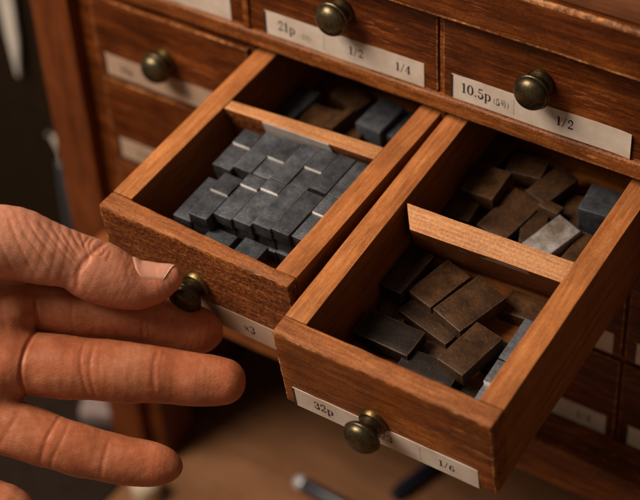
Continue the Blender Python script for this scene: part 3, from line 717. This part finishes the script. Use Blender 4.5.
# paper knife and rod leaning on the wall behind the post
bm = bmesh.new()
pr = [(-0.0080, 0.19), (0.0095, 0.19), (0.0088, 0.10), (0.0060, 0.030), (0.0010, 0.0), (-0.0010, 0.002), (-0.0042, 0.030), (-0.0070, 0.10)]
A_ = [bm.verts.new((x, -0.0012, z)) for x, z in pr]; B_ = [bm.verts.new((x, 0.0012, z)) for x, z in pr]
bm.faces.new(A_); bm.faces.new(B_[::-1])
for i in range(len(pr)): bm.faces.new((A_[i], B_[i], B_[(i + 1) % len(pr)], A_[(i + 1) % len(pr)]))
bmesh.ops.recalc_face_normals(bm, faces=bm.faces)
bmesh.ops.bevel(bm, geom=list(bm.edges), offset=0.0006, segments=2, affect='EDGES')
kn = finish('paper_knife', bm, M_white)
kn.matrix_world = Matrix.Translation((-0.2620, 0.0950, -0.1500)) @ Euler((R(-1), R(1), 0)).to_matrix().to_4x4()
tag(kn, 'white pointed paper knife hanging point down on the dark wall at the far left', 'paper knife')
rod = empty('scriber', Matrix.Translation((-0.2310, 0.085, -0.3150)), 'blue-grey handled tool standing upright behind the thumb with a small metal tip painted white as its glint', 'tool')
finish('handle', tube([(0, 0, 0.0), (0, 0, 0.002), (0, 0.004, 0.10), (0, 0.005, 0.115), (0, 0.005, 0.1165)], [0.0040, 0.0050, 0.0052, 0.0046, 0.0030]), M_rod, rod)
finish('tip', tube([(0, 0.005, 0.1166), (0, 0.005, 0.124), (-0.004, 0.005, 0.132), (-0.009, 0.005, 0.134)], [0.0022, 0.0024, 0.0024, 0.0020]), M_white, rod)  # metal tip coloured white to stand in for its glint
bm = hexa_bm(box8(-0.016, 0.016, -0.011, 0.011, 0, 0.012), bev=0.003, cut=0.005, amp=0.0006)
er = finish('eraser', bm, [M_lilac, M_lilac]); er.matrix_world = Matrix.Translation((-0.1490, 0.012, -0.3124)) @ Matrix.Rotation(R(30), 4, 'Z')
tag(er, 'pale greyish eraser on the table, seen between the middle and ring fingers', 'eraser')
bm = lathe_bm([(0.0, 0.016), (0.006, 0.0156), (0.0085, 0.013), (0.009, 0.008), (0.0085, 0.001), (0.008, 0.0), (0.0, 0.0)], 32)
cp = finish('bottle_cap', bm, M_cream); cp.location = (-0.0890, -0.0260, -0.3149)
tag(cp, 'cream rounded cap standing on the table just below the ring fingertip', 'cap')

# ------------------------------------------------------------------ the hand
HSTEP = 0.5
KEY_DIR = (-0.85, -0.75, 1.30); KEY_SIZE = 0.62; KEY_W = 19.5; WORLD = 0.13

HAND = {
 'thumb': [(-154.3, -18.9, 28.0, 19.7), (-124.6, -0.0, 26.0, 19.0), (-96.9, 15.9, 23.0, 16.8), (-76.5, 21.6, 20.0, 14.9), (-64.8, 21.7, 17.0, 14.2), (-53.8, 18.2, 14.0, 13.0), (-42.6, 15.1, 11.0, 11.3), (-35.9, 11.6, 9.0, 12.1), (-30.7, 9.6, 7.0, 12.2), (-25.3, 7.0, 6.0, 11.0), (-20.8, 5.2, 5.0, 9.9), (-16.2, 5.0, 4.0, 9.0), (-11.1, 5.8, 3.5, 7.8), (-6.0, 7.6, 3.0, 5.6)],
 'index': [(-165.8, -18.3, 5.0, 18.8), (-95.9, 2.4, 2.0, 15.8), (-74.9, 0.4, -1.0, 13.1), (-61.2, -1.6, -2.0, 12.1), (-48.8, -3.7, -4.0, 11.7), (-38.0, -5.4, -6.0, 11.4), (-29.6, -6.7, -9.0, 11.4), (-18.8, -8.8, -13.0, 10.9), (-10.2, -10.8, -16.0, 10.5), (-2.4, -12.5, -19.0, 10.7), (3.7, -13.8, -20.0, 9.6), (7.3, -14.4, -20.0, 7.3)],
 'middle': [(-165.8, -28.9, 5.0, 18.8), (-95.0, -23.3, 6.0, 15.7), (-73.3, -24.8, 7.0, 13.7), (-59.6, -25.6, 7.0, 12.7), (-47.1, -26.6, 7.0, 12.7), (-36.3, -27.6, 6.0, 12.1), (-26.6, -28.5, 5.0, 12.4), (-15.0, -29.7, 4.0, 11.5), (-5.4, -30.9, 2.0, 10.9), (3.2, -31.9, 1.0, 10.8), (9.9, -32.6, -0.0, 10.3), (15.2, -33.0, -0.0, 9.3)],
 'ring': [(-165.8, -39.8, 5.0, 18.0), (-94.6, -41.5, 8.0, 14.8), (-76.8, -46.5, 9.0, 12.1), (-64.9, -50.7, 10.0, 11.2), (-55.2, -54.2, 10.0, 10.9), (-47.4, -56.5, 10.0, 10.3), (-39.8, -59.0, 9.0, 10.5), (-31.0, -61.4, 8.0, 10.0), (-22.5, -63.5, 7.0, 9.6), (-15.6, -64.6, 6.0, 9.2), (-10.9, -65.0, 6.0, 8.5), (-7.7, -65.2, 6.0, 7.2), (-5.8, -65.4, 6.0, 5.7)],
 'pinky': [(-165.8, -49.7, 5.0, 17.3), (-114.1, -61.0, 8.0, 14.1), (-90.2, -75.2, 10.0, 11.7), (-74.7, -81.4, 10.0, 11.1), (-67.7, -84.1, 10.0, 11.1), (-61.6, -92.5, 9.0, 10.5), (-55.6, -102.0, 8.0, 10.0), (-49.9, -113.2, 7.0, 9.0), (-45.7, -122.8, 6.0, 7.8)],
 'arm_a': [(-163.9, -20.2, 5.0, 22.7), (-203.8, -18.7, -2.0, 24.6), (-277.6, -17.4, -15.0, 28.3)],
 'arm_b': [(-163.9, -44.6, 5.0, 19.6), (-203.8, -44.4, -2.0, 21.4), (-277.6, -48.9, -15.0, 25.1)],
 'palm': [(-157.0, -30.3, 2.0, 20.5), (-120.1, -20.5, -0.0, 19.8), (-92.4, -26.5, -0.0, 17.4)],
 'heel_a': [(-125.8, -12.3, 8.0, 17.2), (-86.6, -7.5, 9.0, 13.2), (-68.8, -5.2, 8.0, 10.5)],
 'heel_b': [(-125.8, -33.7, 8.0, 17.2), (-86.3, -30.1, 10.0, 14.0), (-69.2, -26.2, 10.0, 11.3)],
}
CREASES = [
 ([(-57.1, 4.3), (-56.7, -4.2), (-57.1, -11.9), (-59.4, -18.9), (-60.7, -25.4), (-60.9, -31.2), (-60.6, -37.0), (-62.1, -39.7)], 1.10, 0.80),
 ([(-36.7, -14.7), (-38.2, -20.1), (-38.2, -26.2), (-37.1, -32.8), (-35.9, -37.7)], 0.55, 0.80),
 ([(-33.2, -15.5), (-34.4, -21.3), (-34.8, -27.0), (-34.0, -33.9), (-32.9, -38.1)], 0.50, 0.80),
 ([(-30.9, -16.7), (-31.3, -23.2), (-30.9, -30.1)], 0.25, 0.70),
 ([(-9.2, -18.9), (-10.4, -24.3), (-10.7, -31.2), (-10.0, -38.2)], 0.55, 0.90),
 ([(-6.9, -19.6), (-8.0, -25.4), (-8.0, -31.2)], 0.20, 0.60),
 ([(-15.5, -5.2), (-16.7, -10.2), (-16.7, -16.1)], 0.50, 0.90),
 ([(-13.6, -6.7), (-14.4, -12.2), (-14.0, -16.8)], 0.20, 0.60),
 ([(-42.8, -0.5), (-43.5, -7.5), (-42.8, -13.3)], 0.40, 0.80),
 ([(-46.7, -44.4), (-48.6, -48.2), (-50.9, -53.6), (-52.8, -59.0), (-54.4, -64.4)], 0.80, 0.90),
 ([(-43.6, -47.1), (-44.3, -51.3), (-46.7, -56.7), (-49.0, -61.3), (-50.5, -66.0)], 0.50, 0.80),
 ([(-49.7, -49.8), (-51.7, -54.4)], 0.30, 0.60),
 ([(-27.7, -53.2), (-28.9, -59.0), (-30.1, -63.7), (-30.8, -69.1)], 0.60, 0.90),
 ([(-61.3, -40.5), (-63.6, -46.7), (-67.5, -52.9), (-71.4, -59.0)], 0.50, 1.20),
 ([(-29.5, 22.7), (-33.3, 18.2), (-37.1, 13.7), (-39.3, 8.4), (-39.7, 3.8)], 0.75, 1.00),
 ([(-35.3, 24.2), (-36.8, 20.5), (-34.5, 15.9), (-37.5, 10.7)], 0.45, 0.60),
 ([(-32.5, 24.3), (-34.8, 21.6), (-34.0, 18.2), (-30.6, 16.7), (-28.4, 19.7)], 0.40, 0.55),
 ([(-28.4, 22.0), (-30.6, 20.5), (-31.0, 17.8)], 0.35, 0.55),
 ([(-58.1, 31.7), (-52.9, 23.5), (-46.9, 16.7), (-42.4, 10.7)], 0.28, 0.55),
 ([(-53.8, 30.2), (-48.5, 23.5), (-43.3, 16.7), (-38.7, 11.4)], 0.38, 0.60),
 ([(-49.4, 28.8), (-44.9, 22.7), (-40.4, 16.7), (-37.8, 12.9)], 0.35, 0.55),
 ([(-45.8, 27.3), (-42.1, 22.0), (-39.0, 16.7), (-36.8, 13.7)], 0.38, 0.50),
 ([(-42.1, 26.5), (-39.8, 22.7), (-36.8, 18.2)], 0.40, 0.50),
 ([(-39.0, 25.8), (-37.2, 22.0), (-35.3, 19.0)], 0.35, 0.50),
 ([(-61.7, 32.8), (-57.9, 25.7), (-52.7, 17.5), (-48.9, 10.7)], 0.22, 0.55),
 ([(-65.4, 34.0), (-61.7, 25.7), (-57.9, 16.7), (-54.9, 9.2)], 0.28, 0.70),
 ([(-60.9, 28.7), (-54.9, 20.5), (-49.7, 13.0)], 0.15, 0.50),
 ([(-51.7, 25.7), (-46.4, 18.2), (-41.9, 12.2)], 0.20, 0.45),
 ([(-56.0, 28.0), (-50.0, 19.7), (-45.5, 13.7)], 0.18, 0.45),
 ([(-71.4, 33.2), (-67.7, 24.2), (-63.9, 14.5), (-62.4, 8.5)], 0.30, 0.80),
 ([(-44.3, 24.2), (-40.2, 18.2)], 0.20, 0.40),
 ([(-19.3, 14.4), (-20.8, 10.6), (-19.6, 6.8)], 0.15, 0.60),
 ([(-26.7, 19.0), (-28.2, 14.4)], 0.20, 0.50),
 ([(-69.8, -0.3), (-64.4, -7.3), (-62.1, -17.7), (-64.4, -31.2)], 0.35, 1.30),
 ([(-77.5, -15.8), (-69.8, -19.6), (-66.0, -28.1), (-68.3, -39.0)], 0.25, 1.00),
 ([(-50.5, -20.1), (-45.9, -21.6), (-41.3, -21.3)], 0.10, 0.60),
 ([(-58.2, -54.4), (-60.6, -59.0)], 0.15, 0.50),
 ([(-64.4, -50.5), (-66.7, -56.7)], 0.15, 0.50),
]
HAND_O = (0.05222, -0.12308, -0.00961)
def chain_pts(L, sub=3):
    P_ = np.array(L, float); out = []
    n = len(P_)
    for i in range(n - 1):
        p0 = P_[max(i - 1, 0)]; p1 = P_[i]; p2 = P_[i + 1]; p3 = P_[min(i + 2, n - 1)]
        for k in range(sub):
            t = k / sub
            out.append(0.5 * ((2 * p1) + (-p0 + p2) * t + (2 * p0 - 5 * p1 + 4 * p2 - p3) * t * t + (-p0 + 3 * p1 - 3 * p2 + p3) * t ** 3))
    out.append(P_[-1]); return np.array(out)
CH = {k: chain_pts(v) for k, v in HAND.items()}
def sd_chain(X, C_, flat=1.0):
    best = np.full(X.shape[0], 1e3, np.float32)
    for a, b in zip(C_[:-1], C_[1:]):
        ba = (b[:3] - a[:3]).astype(np.float32); l2 = float(ba @ ba) + 1e-9
        pa = X - a[:3].astype(np.float32)
        t = np.clip(pa @ ba / l2, 0, 1)
        dd = pa - t[:, None] * ba
        d = np.sqrt((dd * dd).sum(1)) - (a[3] + t * (b[3] - a[3]))
        np.minimum(best, d, out=best)
    return best
def smin(a, b, k):
    h = np.clip(0.5 + 0.5 * (b - a) / k, 0, 1)
    return b * (1 - h) + a * h - k * h * (1 - h)
FING = ['index', 'middle', 'ring', 'pinky']
BB = {k: (c[:, :3].min(0) - c[:, 3].max() - 5, c[:, :3].max(0) + c[:, 3].max() + 5) for k, c in CH.items()}
def part_sdf(X, k):
    lo, hi = BB[k]
    out = np.full(X.shape[0], 30.0, np.float32)
    m = np.all((X > lo) & (X < hi), axis=1)
    if m.any(): out[m] = sd_chain(X[m], CH[k])
    return out
def sdf(X):
    X = X.astype(np.float32)
    D_ = {k: part_sdf(X, k) for k in CH}
    palm = smin(smin(smin(D_['arm_a'], D_['arm_b'], 18.0), D_['palm'], 12.0), smin(D_['heel_a'], D_['heel_b'], 8.0), 8.0)
    # blending with the palm grows towards the wrist, and stays tight out on the fingers
    kx = np.clip((-X[:, 0] - 58.0) / 22.0, 0, 1)
    f = None
    for k in FING:
        f = D_[k] if f is None else smin(f, D_[k], 1.1 + 8.5 * kx)
    h = smin(f, palm, 5.0 + 7.0 * kx)
    kt = np.clip((-X[:, 0] - 50.0) / 45.0, 0, 1)
    return smin(h, D_['thumb'], 1.0 + 13.0 * kt)

def seg_dist2(XY, pts):
    P_ = np.array(pts, np.float32)
    # smooth the polyline
    Q = []
    n = len(P_)
    for i in range(n - 1):
        p0 = P_[max(i - 1, 0)]; p1 = P_[i]; p2 = P_[i + 1]; p3 = P_[min(i + 2, n - 1)]
        for k in range(4):
            t = k / 4
            Q.append(0.5 * ((2 * p1) + (-p0 + p2) * t + (2 * p0 - 5 * p1 + 4 * p2 - p3) * t * t + (-p0 + 3 * p1 - 3 * p2 + p3) * t ** 3))
    Q.append(P_[-1]); best = np.full(len(XY), 1e6, np.float32); end = np.ones(len(XY), np.float32)
    m = len(Q) - 1
    for i, (a, b) in enumerate(zip(Q[:-1], Q[1:])):
        ba = b - a; t = np.clip(((XY - a) @ ba) / (ba @ ba + 1e-9), 0, 1)
        d = np.linalg.norm(XY - a - t[:, None] * ba, axis=1)
        s = (i + t) / m
        w = np.clip(np.minimum(s, 1 - s) / 0.18, 0, 1) * 0.75 + 0.25
        u = d < best
        best[u] = d[u]; end[u] = w[u]
    return best, end

def warp(X):
    # off-frame wrist is sampled more coarsely
    X = np.array(X, float); m = X[:, 0] < -78
    X[m, 0] = -78 + (X[m, 0] + 78) * 2.2
    return X
def surface_nets(lo, hi, h):
    ns = np.ceil((hi - lo) / h).astype(int) + 1
    # coarse pass first: fine samples are only taken where the surface can be
    B = 6
    nb = [int(math.ceil(n_ / B)) for n_ in ns]
    cc = np.stack(np.meshgrid(*[lo[i] + h * (np.arange(nb[i]) * B + (B - 1) / 2) for i in range(3)], indexing='ij'), -1).reshape(-1, 3)
    fc = sdf(warp(cc))
    near = (np.abs(fc) < h * B * 0.9 * np.where(cc[:, 0] < -74, 2.0, 1.0) + 1.5)
    F = np.repeat(np.repeat(np.repeat(fc.reshape(nb), B, 0), B, 1), B, 2)[:ns[0], :ns[1], :ns[2]].copy()
    Fp = np.empty([n_ * B for n_ in nb], np.float32)
    Fp[:] = 30
    Fp[:ns[0], :ns[1], :ns[2]] = F
    offs = np.stack(np.meshgrid(np.arange(B), np.arange(B), np.arange(B), indexing='ij'), -1).reshape(-1, 3)
    bi = np.argwhere(near.reshape(nb)) * B
    for k in range(0, len(bi), 2500):
        I = (bi[k:k + 2500, None, :] + offs[None]).reshape(-1, 3)
        Fp[I[:, 0], I[:, 1], I[:, 2]] = sdf(warp(lo + h * I))
    F = Fp[:ns[0], :ns[1], :ns[2]]
    S = F < 0
    nx, ny, nz = ns
    acc = np.zeros((nx - 1, ny - 1, nz - 1, 3), np.float32); cnt = np.zeros((nx - 1, ny - 1, nz - 1), np.float32)
    cs = [(0, 0, 0), (1, 0, 0), (0, 1, 0), (1, 1, 0), (0, 0, 1), (1, 0, 1), (0, 1, 1), (1, 1, 1)]
    sl = lambda c: (slice(c[0], nx - 1 + c[0]), slice(c[1], ny - 1 + c[1]), slice(c[2], nz - 1 + c[2]))
    for i in range(8):
        for j in range(i + 1, 8):
            a, b = cs[i], cs[j]
            if sum(abs(a[k] - b[k]) for k in range(3)) != 1: continue
            fa, fb = F[sl(a)], F[sl(b)]
            m = (fa < 0) != (fb < 0)
            t = np.where(m, fa / np.where(m, fa - fb, 1), 0)
            for k in range(3):
                acc[..., k] += np.where(m, a[k] + t * (b[k] - a[k]), 0)
            cnt += m
    act = cnt > 0
    idx = np.full(act.shape, -1, np.int64); idx[act] = np.arange(act.sum())
    base = np.argwhere(act)
    V = warp((base + acc[act] / cnt[act][:, None]) * h + lo)
    Q = []
    for ax_ in range(3):
        o1, o2 = [(1, 2), (2, 0), (0, 1)][ax_]
        s0 = [slice(0, n_) for n_ in ns]; s1 = list(s0)
        s0[ax_] = slice(0, ns[ax_] - 1); s1[ax_] = slice(1, ns[ax_])
        A_, B_ = S[tuple(s0)], S[tuple(s1)]
        e = np.argwhere(A_ != B_)
        e = e[(e[:, o1] > 0) & (e[:, o2] > 0) & (e[:, o1] < ns[o1] - 1) & (e[:, o2] < ns[o2] - 1)]
        fl = A_[tuple(e.T)]
        def cell(d1, d2):
            c = e.copy(); c[:, o1] -= d1; c[:, o2] -= d2
            return idx[tuple(c.T)]
        q = np.stack([cell(1, 1), cell(0, 1), cell(0, 0), cell(1, 0)], 1)
        q[~fl] = q[~fl][:, ::-1]
        Q.append(q)
    return V, np.concatenate(Q)
lo = np.array([-152.0, -136.0, -62.0]); hi = np.array([31.0, 48.0, 50.0])
TET = np.array([(1, -1, -1), (-1, -1, 1), (-1, 1, -1), (1, 1, 1)], float)
def grad(X, e=0.4):
    g = sum(t[None] * sdf(X + t * e)[:, None] for t in TET)
    return g / (np.linalg.norm(g, axis=1, keepdims=True) + 1e-9)
V1, Q1 = surface_nets(lo, hi, HSTEP)
# settle vertices on the surface, then press in the creases and a little unevenness
g = grad(V1, 0.5); V1 = V1 - g * sdf(V1)[:, None] * 0.9
face = np.clip((g[:, 2] + 0.15) / 0.4, 0, 1)
disp = np.zeros(len(V1), np.float32); crs = np.zeros(len(V1), np.float32)
XY = V1[:, :2].astype(np.float32)
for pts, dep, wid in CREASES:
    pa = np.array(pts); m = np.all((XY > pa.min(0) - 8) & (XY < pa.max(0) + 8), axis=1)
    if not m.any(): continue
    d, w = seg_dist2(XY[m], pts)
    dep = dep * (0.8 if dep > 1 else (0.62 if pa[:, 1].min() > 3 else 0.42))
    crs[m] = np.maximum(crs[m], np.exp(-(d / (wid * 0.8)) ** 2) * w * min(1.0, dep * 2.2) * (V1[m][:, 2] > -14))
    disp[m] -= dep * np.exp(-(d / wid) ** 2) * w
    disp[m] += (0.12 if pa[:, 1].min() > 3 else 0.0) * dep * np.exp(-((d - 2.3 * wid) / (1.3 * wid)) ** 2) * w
disp *= face
def skin_noise(V):
    return np.array([mnoise.noise(Vector(v) * 0.09) * 0.40 + mnoise.noise(Vector(v) * 0.33) * 0.09 for v in V])
noise_big = skin_noise(V1)
# slight knuckle ridge: skin across the thumb joint
V1 = V1 + g * (disp + noise_big)[:, None]
me = bpy.data.meshes.new('person')
me.vertices.add(len(V1)); me.vertices.foreach_set('co', (V1 * 0.001).astype(np.float32).ravel())
me.loops.add(len(Q1) * 4); me.loops.foreach_set('vertex_index', Q1.astype(np.int32).ravel())
me.polygons.add(len(Q1)); me.polygons.foreach_set('loop_start', np.arange(0, len(Q1) * 4, 4, dtype=np.int32))
me.polygons.foreach_set('loop_total', np.full(len(Q1), 4, np.int32))
me.update(calc_edges=True); me.validate()
me.polygons.foreach_set('use_smooth', np.ones(len(me.polygons), bool))
# ruddiness of the skin: fingertips, joints and palm heel are redder
at = me.attributes.new('ruddy', 'FLOAT', 'POINT')
tips = np.array([(3, -12, 22), (12, -32, 24), (-12, -65, 20), (-12, 7, 22), (-38, -27, 12), (-48, -55, 12), (-66, -20, 20)], float)
ru = np.zeros(len(V1))
for x, y, r in tips: ru = np.maximum(ru, np.exp(-((V1[:, 0] - x) ** 2 + (V1[:, 1] - y) ** 2) / (r * r)))
at.data.foreach_set('value', ru.astype(np.float32))
at = me.attributes.new('crease', 'FLOAT', 'POINT'); at.data.foreach_set('value', crs)
# back-of-hand skin on the thumb is paler than the palm side
at = me.attributes.new('dorsal', 'FLOAT', 'POINT')
dt = np.clip((part_sdf(V1, 'index') - part_sdf(V1, 'thumb')) / 6.0, 0, 1) * np.clip((V1[:, 1] + 6) / 12.0, 0, 1)
at.data.foreach_set('value', dt.astype(np.float32))

ms, nt, bs = new_mat('skin')
tc = N(nt, 'ShaderNodeTexCoord')
a1 = N(nt, 'ShaderNodeAttribute', attribute_name='ruddy')
n1 = N(nt, 'ShaderNodeTexNoise', Scale=75.0, Detail=7.0, Roughness=0.65)
n2 = N(nt, 'ShaderNodeTexNoise', Scale=420.0, Detail=4.0, Roughness=0.65)
v1 = N(nt, 'ShaderNodeTexVoronoi', Scale=1500.0); v1.feature = 'F1'
mpv = N(nt, 'ShaderNodeMapping'); mpv.inputs['Scale'].default_value = (0.55, 1.2, 1.0); mpv.inputs['Rotation'].default_value = (0, 0, 0.5)
n5 = N(nt, 'ShaderNodeTexNoise', Scale=900.0, Detail=5.0, Roughness=0.7, Distortion=0.8)
for n_ in (n1, n2): nt.links.new(tc.outputs['Object'], n_.inputs['Vector'])
nt.links.new(tc.outputs['Object'], mpv.inputs[0])
for n_ in (v1, n5): nt.links.new(mpv.outputs[0], n_.inputs['Vector'])
c = ramp(nt, n1.outputs[0], [(0.3, (0.32, 0.098, 0.040)), (0.5, (0.42, 0.148, 0.066)), (0.7, (0.55, 0.235, 0.130))]).outputs[0]
a2 = N(nt, 'ShaderNodeAttribute', attribute_name='dorsal')
c = mixc(nt, mth(nt, 'MULTIPLY', a2.outputs['Fac'], 0.8), c, (0.70, 0.325, 0.205))
c = mixc(nt, mth(nt, 'MULTIPLY', a1.outputs['Fac'], 0.35), c, (0.60, 0.185, 0.085))
c = mixc(nt, 0.35, c, ramp(nt, n2.outputs[0], [(0.32, (0.78, 0.62, 0.55)), (0.55, (1, 1, 1)), (0.75, (1.08, 1.06, 1.04))]).outputs[0], 'MULTIPLY')
n9 = N(nt, 'ShaderNodeTexNoise', Scale=190.0, Detail=6.0, Roughness=0.7); nt.links.new(tc.outputs['Object'], n9.inputs['Vector'])
c = mixc(nt, 0.5, c, ramp(nt, n9.outputs[0], [(0.33, (0.95, 0.72, 0.62)), (0.5, (1, 1, 1)), (0.68, (1.06, 1.12, 1.15))]).outputs[0], 'MULTIPLY')
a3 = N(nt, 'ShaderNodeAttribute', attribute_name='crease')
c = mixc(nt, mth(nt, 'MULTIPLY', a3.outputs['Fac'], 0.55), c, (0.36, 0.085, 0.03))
nt.links.new(c, bs.inputs['Base Color'])
rr_ = nt.nodes.new('ShaderNodeMapRange'); rr_.inputs['To Min'].default_value = 0.58; rr_.inputs['To Max'].default_value = 0.34
nt.links.new(n9.outputs[0], rr_.inputs[0]); nt.links.new(rr_.outputs[0], bs.inputs['Roughness'])
bs.inputs['Subsurface Weight'].default_value = 0.4
bs.inputs['Subsurface Radius'].default_value = (1.0, 0.35, 0.18)
bs.inputs['Subsurface Scale'].default_value = 0.003
bs.inputs['Roughness'].default_value = 0.46
bs.inputs['Specular IOR Level'].default_value = 0.42
h_ = mth(nt, 'ADD', mth(nt, 'MULTIPLY', v1.outputs['Distance'], 0.5), mth(nt, 'ADD', mth(nt, 'MULTIPLY', n5.outputs[0], 0.9), mth(nt, 'MULTIPLY', n2.outputs[0], 0.55)))
bp = N(nt, 'ShaderNodeBump', Strength=0.32, Distance=0.0004)
nt.links.new(h_, bp.inputs['Height']); nt.links.new(bp.outputs[0], bs.inputs['Normal'])
MC = Matrix(((0.8274, -0.3391, 0.4477), (0.5594, 0.5673, -0.6043), (-0.0491, 0.7504, 0.6591)))
MC = Euler((0.8501, 0.0491, 0.5945), 'XYZ').to_matrix()
MH = Matrix.Translation(HAND_O) @ MC.to_4x4()
hand = link('person', me, ms)
hand.matrix_world = MH
tag(hand, 'bare left hand, palm to the viewer, thumb and index finger gripping a brass knob', 'hand')

# thumb nail: a thin curved plate following the thumb's far end
TCN = CH['thumb']
ax0 = np.array([-26.8, 8.6, 7.0]); ax1 = np.array(HAND['thumb'][-1][:3])
dirn = (ax1 - ax0) / np.linalg.norm(ax1 - ax0)
zc = np.array([0, 0, 1.0]); zc -= dirn * (zc @ dirn); zc /= np.linalg.norm(zc)
yc = np.cross(zc, dirn); 
if yc[1] < 0: yc = -yc
NU, NV = 26, 30
P0 = []
for i in range(NU):
    for j in range(NV):
        w = j / (NV - 1); phi = R(-9 + 122 * w)
        # base and free edge positions along the thumb (mm from the joint point), rounded at both ends
        s0 = 7.6 - 2.6 * w + 5.2 * abs(2 * w - 1) ** 3.5
        s1 = 17.8 + 5.6 * min(1, w * 1.45) ** 0.8
        s = s0 + (s1 - s0) * i / (NU - 1)
        P0.append((s, phi, i / (NU - 1), w))
P0 = np.array(P0)
Xc = ax0 + P0[:, :1] * dirn
ray_d = np.cos(P0[:, 1:2]) * zc + np.sin(P0[:, 1:2]) * yc
rad = np.full(len(P0), 20.0)
for _ in range(40):
    rad -= sdf(Xc + ray_d * rad[:, None]) * 0.8
rad += skin_noise(Xc + ray_d * rad[:, None])
# the plate itself is smoother and flatter along the thumb than the flesh under it
rg = rad.reshape(NU, NV)
for j in range(NV):
    a_, b_ = rg[0, j], rg[int(NU * 0.6), j]
    lin = a_ + (b_ - a_) * np.arange(NU) / (NU * 0.6)
    rg[:, j] = np.maximum(rg[:, j], rg[:, j] * 0.45 + np.minimum(lin, rg[:, j] + 1.2) * 0.55)
rad = rg.ravel()
edge = np.minimum(np.minimum(P0[:, 3], 1 - P0[:, 3]) * 9, P0[:, 2] * 12)
lift = np.where(edge < 1, -0.45 + 0.72 * np.clip(edge, 0, 1), 0.27) + 0.15 * np.clip((P0[:, 2] - 0.8) / 0.2, 0, 1)
VN = Xc + ray_d * (rad + lift)[:, None]
VB = Xc + ray_d * (rad + lift - 0.8)[:, None]
bm = bmesh.new()
vt = [bm.verts.new(Vector(v * 0.001)) for v in VN]; vb = [bm.verts.new(Vector(v * 0.001)) for v in VB]
def q4(L, i, j): return L[i * NV + j]
for i in range(NU - 1):
    for j in range(NV - 1):
        f = bm.faces.new((q4(vt, i, j), q4(vt, i + 1, j), q4(vt, i + 1, j + 1), q4(vt, i, j + 1)))
        f.material_index = 1 if i >= NU - 2 else 0
        bm.faces.new((q4(vb, i, j), q4(vb, i, j + 1), q4(vb, i + 1, j + 1), q4(vb, i + 1, j)))
for i in range(NU - 1):
    for j in (0, NV - 1): bm.faces.new((q4(vt, i, j), q4(vb, i, j), q4(vb, i + 1, j), q4(vt, i + 1, j)))
for j in range(NV - 1):
    for i in (0, NU - 1):
        f = bm.faces.new((q4(vt, i, j), q4(vt, i, j + 1), q4(vb, i, j + 1), q4(vb, i, j))); f.material_index = 1 if i else 0
bmesh.ops.recalc_face_normals(bm, faces=bm.faces)
for f in bm.faces: f.smooth = True
def nailmat(name, col, sss):
    m, nt, bs = new_mat(name)
    tc = N(nt, 'ShaderNodeTexCoord'); n1 = N(nt, 'ShaderNodeTexNoise', Scale=200.0, Detail=3.0)
    nt.links.new(tc.outputs['Object'], n1.inputs['Vector'])
    nt.links.new(ramp(nt, n1.outputs[0], [(0.3, tuple(k * 0.92 for k in col)), (0.7, tuple(min(1, k * 1.06) for k in col))]).outputs[0], bs.inputs['Base Color'])
    bs.inputs['Roughness'].default_value = 0.36; bs.inputs['Subsurface Weight'].default_value = sss; bs.inputs['Subsurface Scale'].default_value = 0.001
    return m
finish('thumbnail', bm, [nailmat('nail', (0.72, 0.36, 0.25), 0.3), nailmat('nail_edge', (0.80, 0.58, 0.42), 0.2)], hand, sharp=60)

# ------------------------------------------------------------------ light
def area(name, loc, target, size, power, col):
    L = bpy.data.lights.new(name, 'AREA'); L.shape = 'DISK'; L.size = size; L.energy = power; L.color = col
    o = bpy.data.objects.new(name, L); COL.objects.link(o)
    o.location = loc
    o.rotation_euler = (Vector(target) - Vector(loc)).to_track_quat('-Z', 'Y').to_euler()
    return o
tgt = Vector((0.06, -0.06, 0.0))
area('key_lamp', tgt + Vector(KEY_DIR).normalized() * 1.15, tgt, KEY_SIZE, KEY_W, (1.0, 0.83, 0.68))
w = bpy.data.worlds.new('World'); SC.world = w; w.use_nodes = True
bg = w.node_tree.nodes['Background']; bg.inputs[0].default_value = (1.0, 0.74, 0.52, 1); bg.inputs[1].default_value = WORLD

# ------------------------------------------------------------------ camera
cam = bpy.data.cameras.new('camera'); co = bpy.data.objects.new('camera', cam); COL.objects.link(co)
co.location = (0.3857, -0.4811, 0.4370); co.rotation_euler = (0.8501, 0.0491, 0.5945)
cam.sensor_width = 36; cam.lens = 36 * 1670.552 / 640; cam.clip_start = 0.01; cam.clip_end = 20
cam.dof.use_dof = True; cam.dof.focus_distance = 0.652; cam.dof.aperture_fstop = 7.0
SC.camera = co
SC.view_settings.view_transform = 'Standard'; SC.view_settings.look = 'None'; SC.view_settings.exposure = 0; SC.view_settings.gamma = 1
SC.render.engine = 'CYCLES'
SC.cycles.use_denoising = True
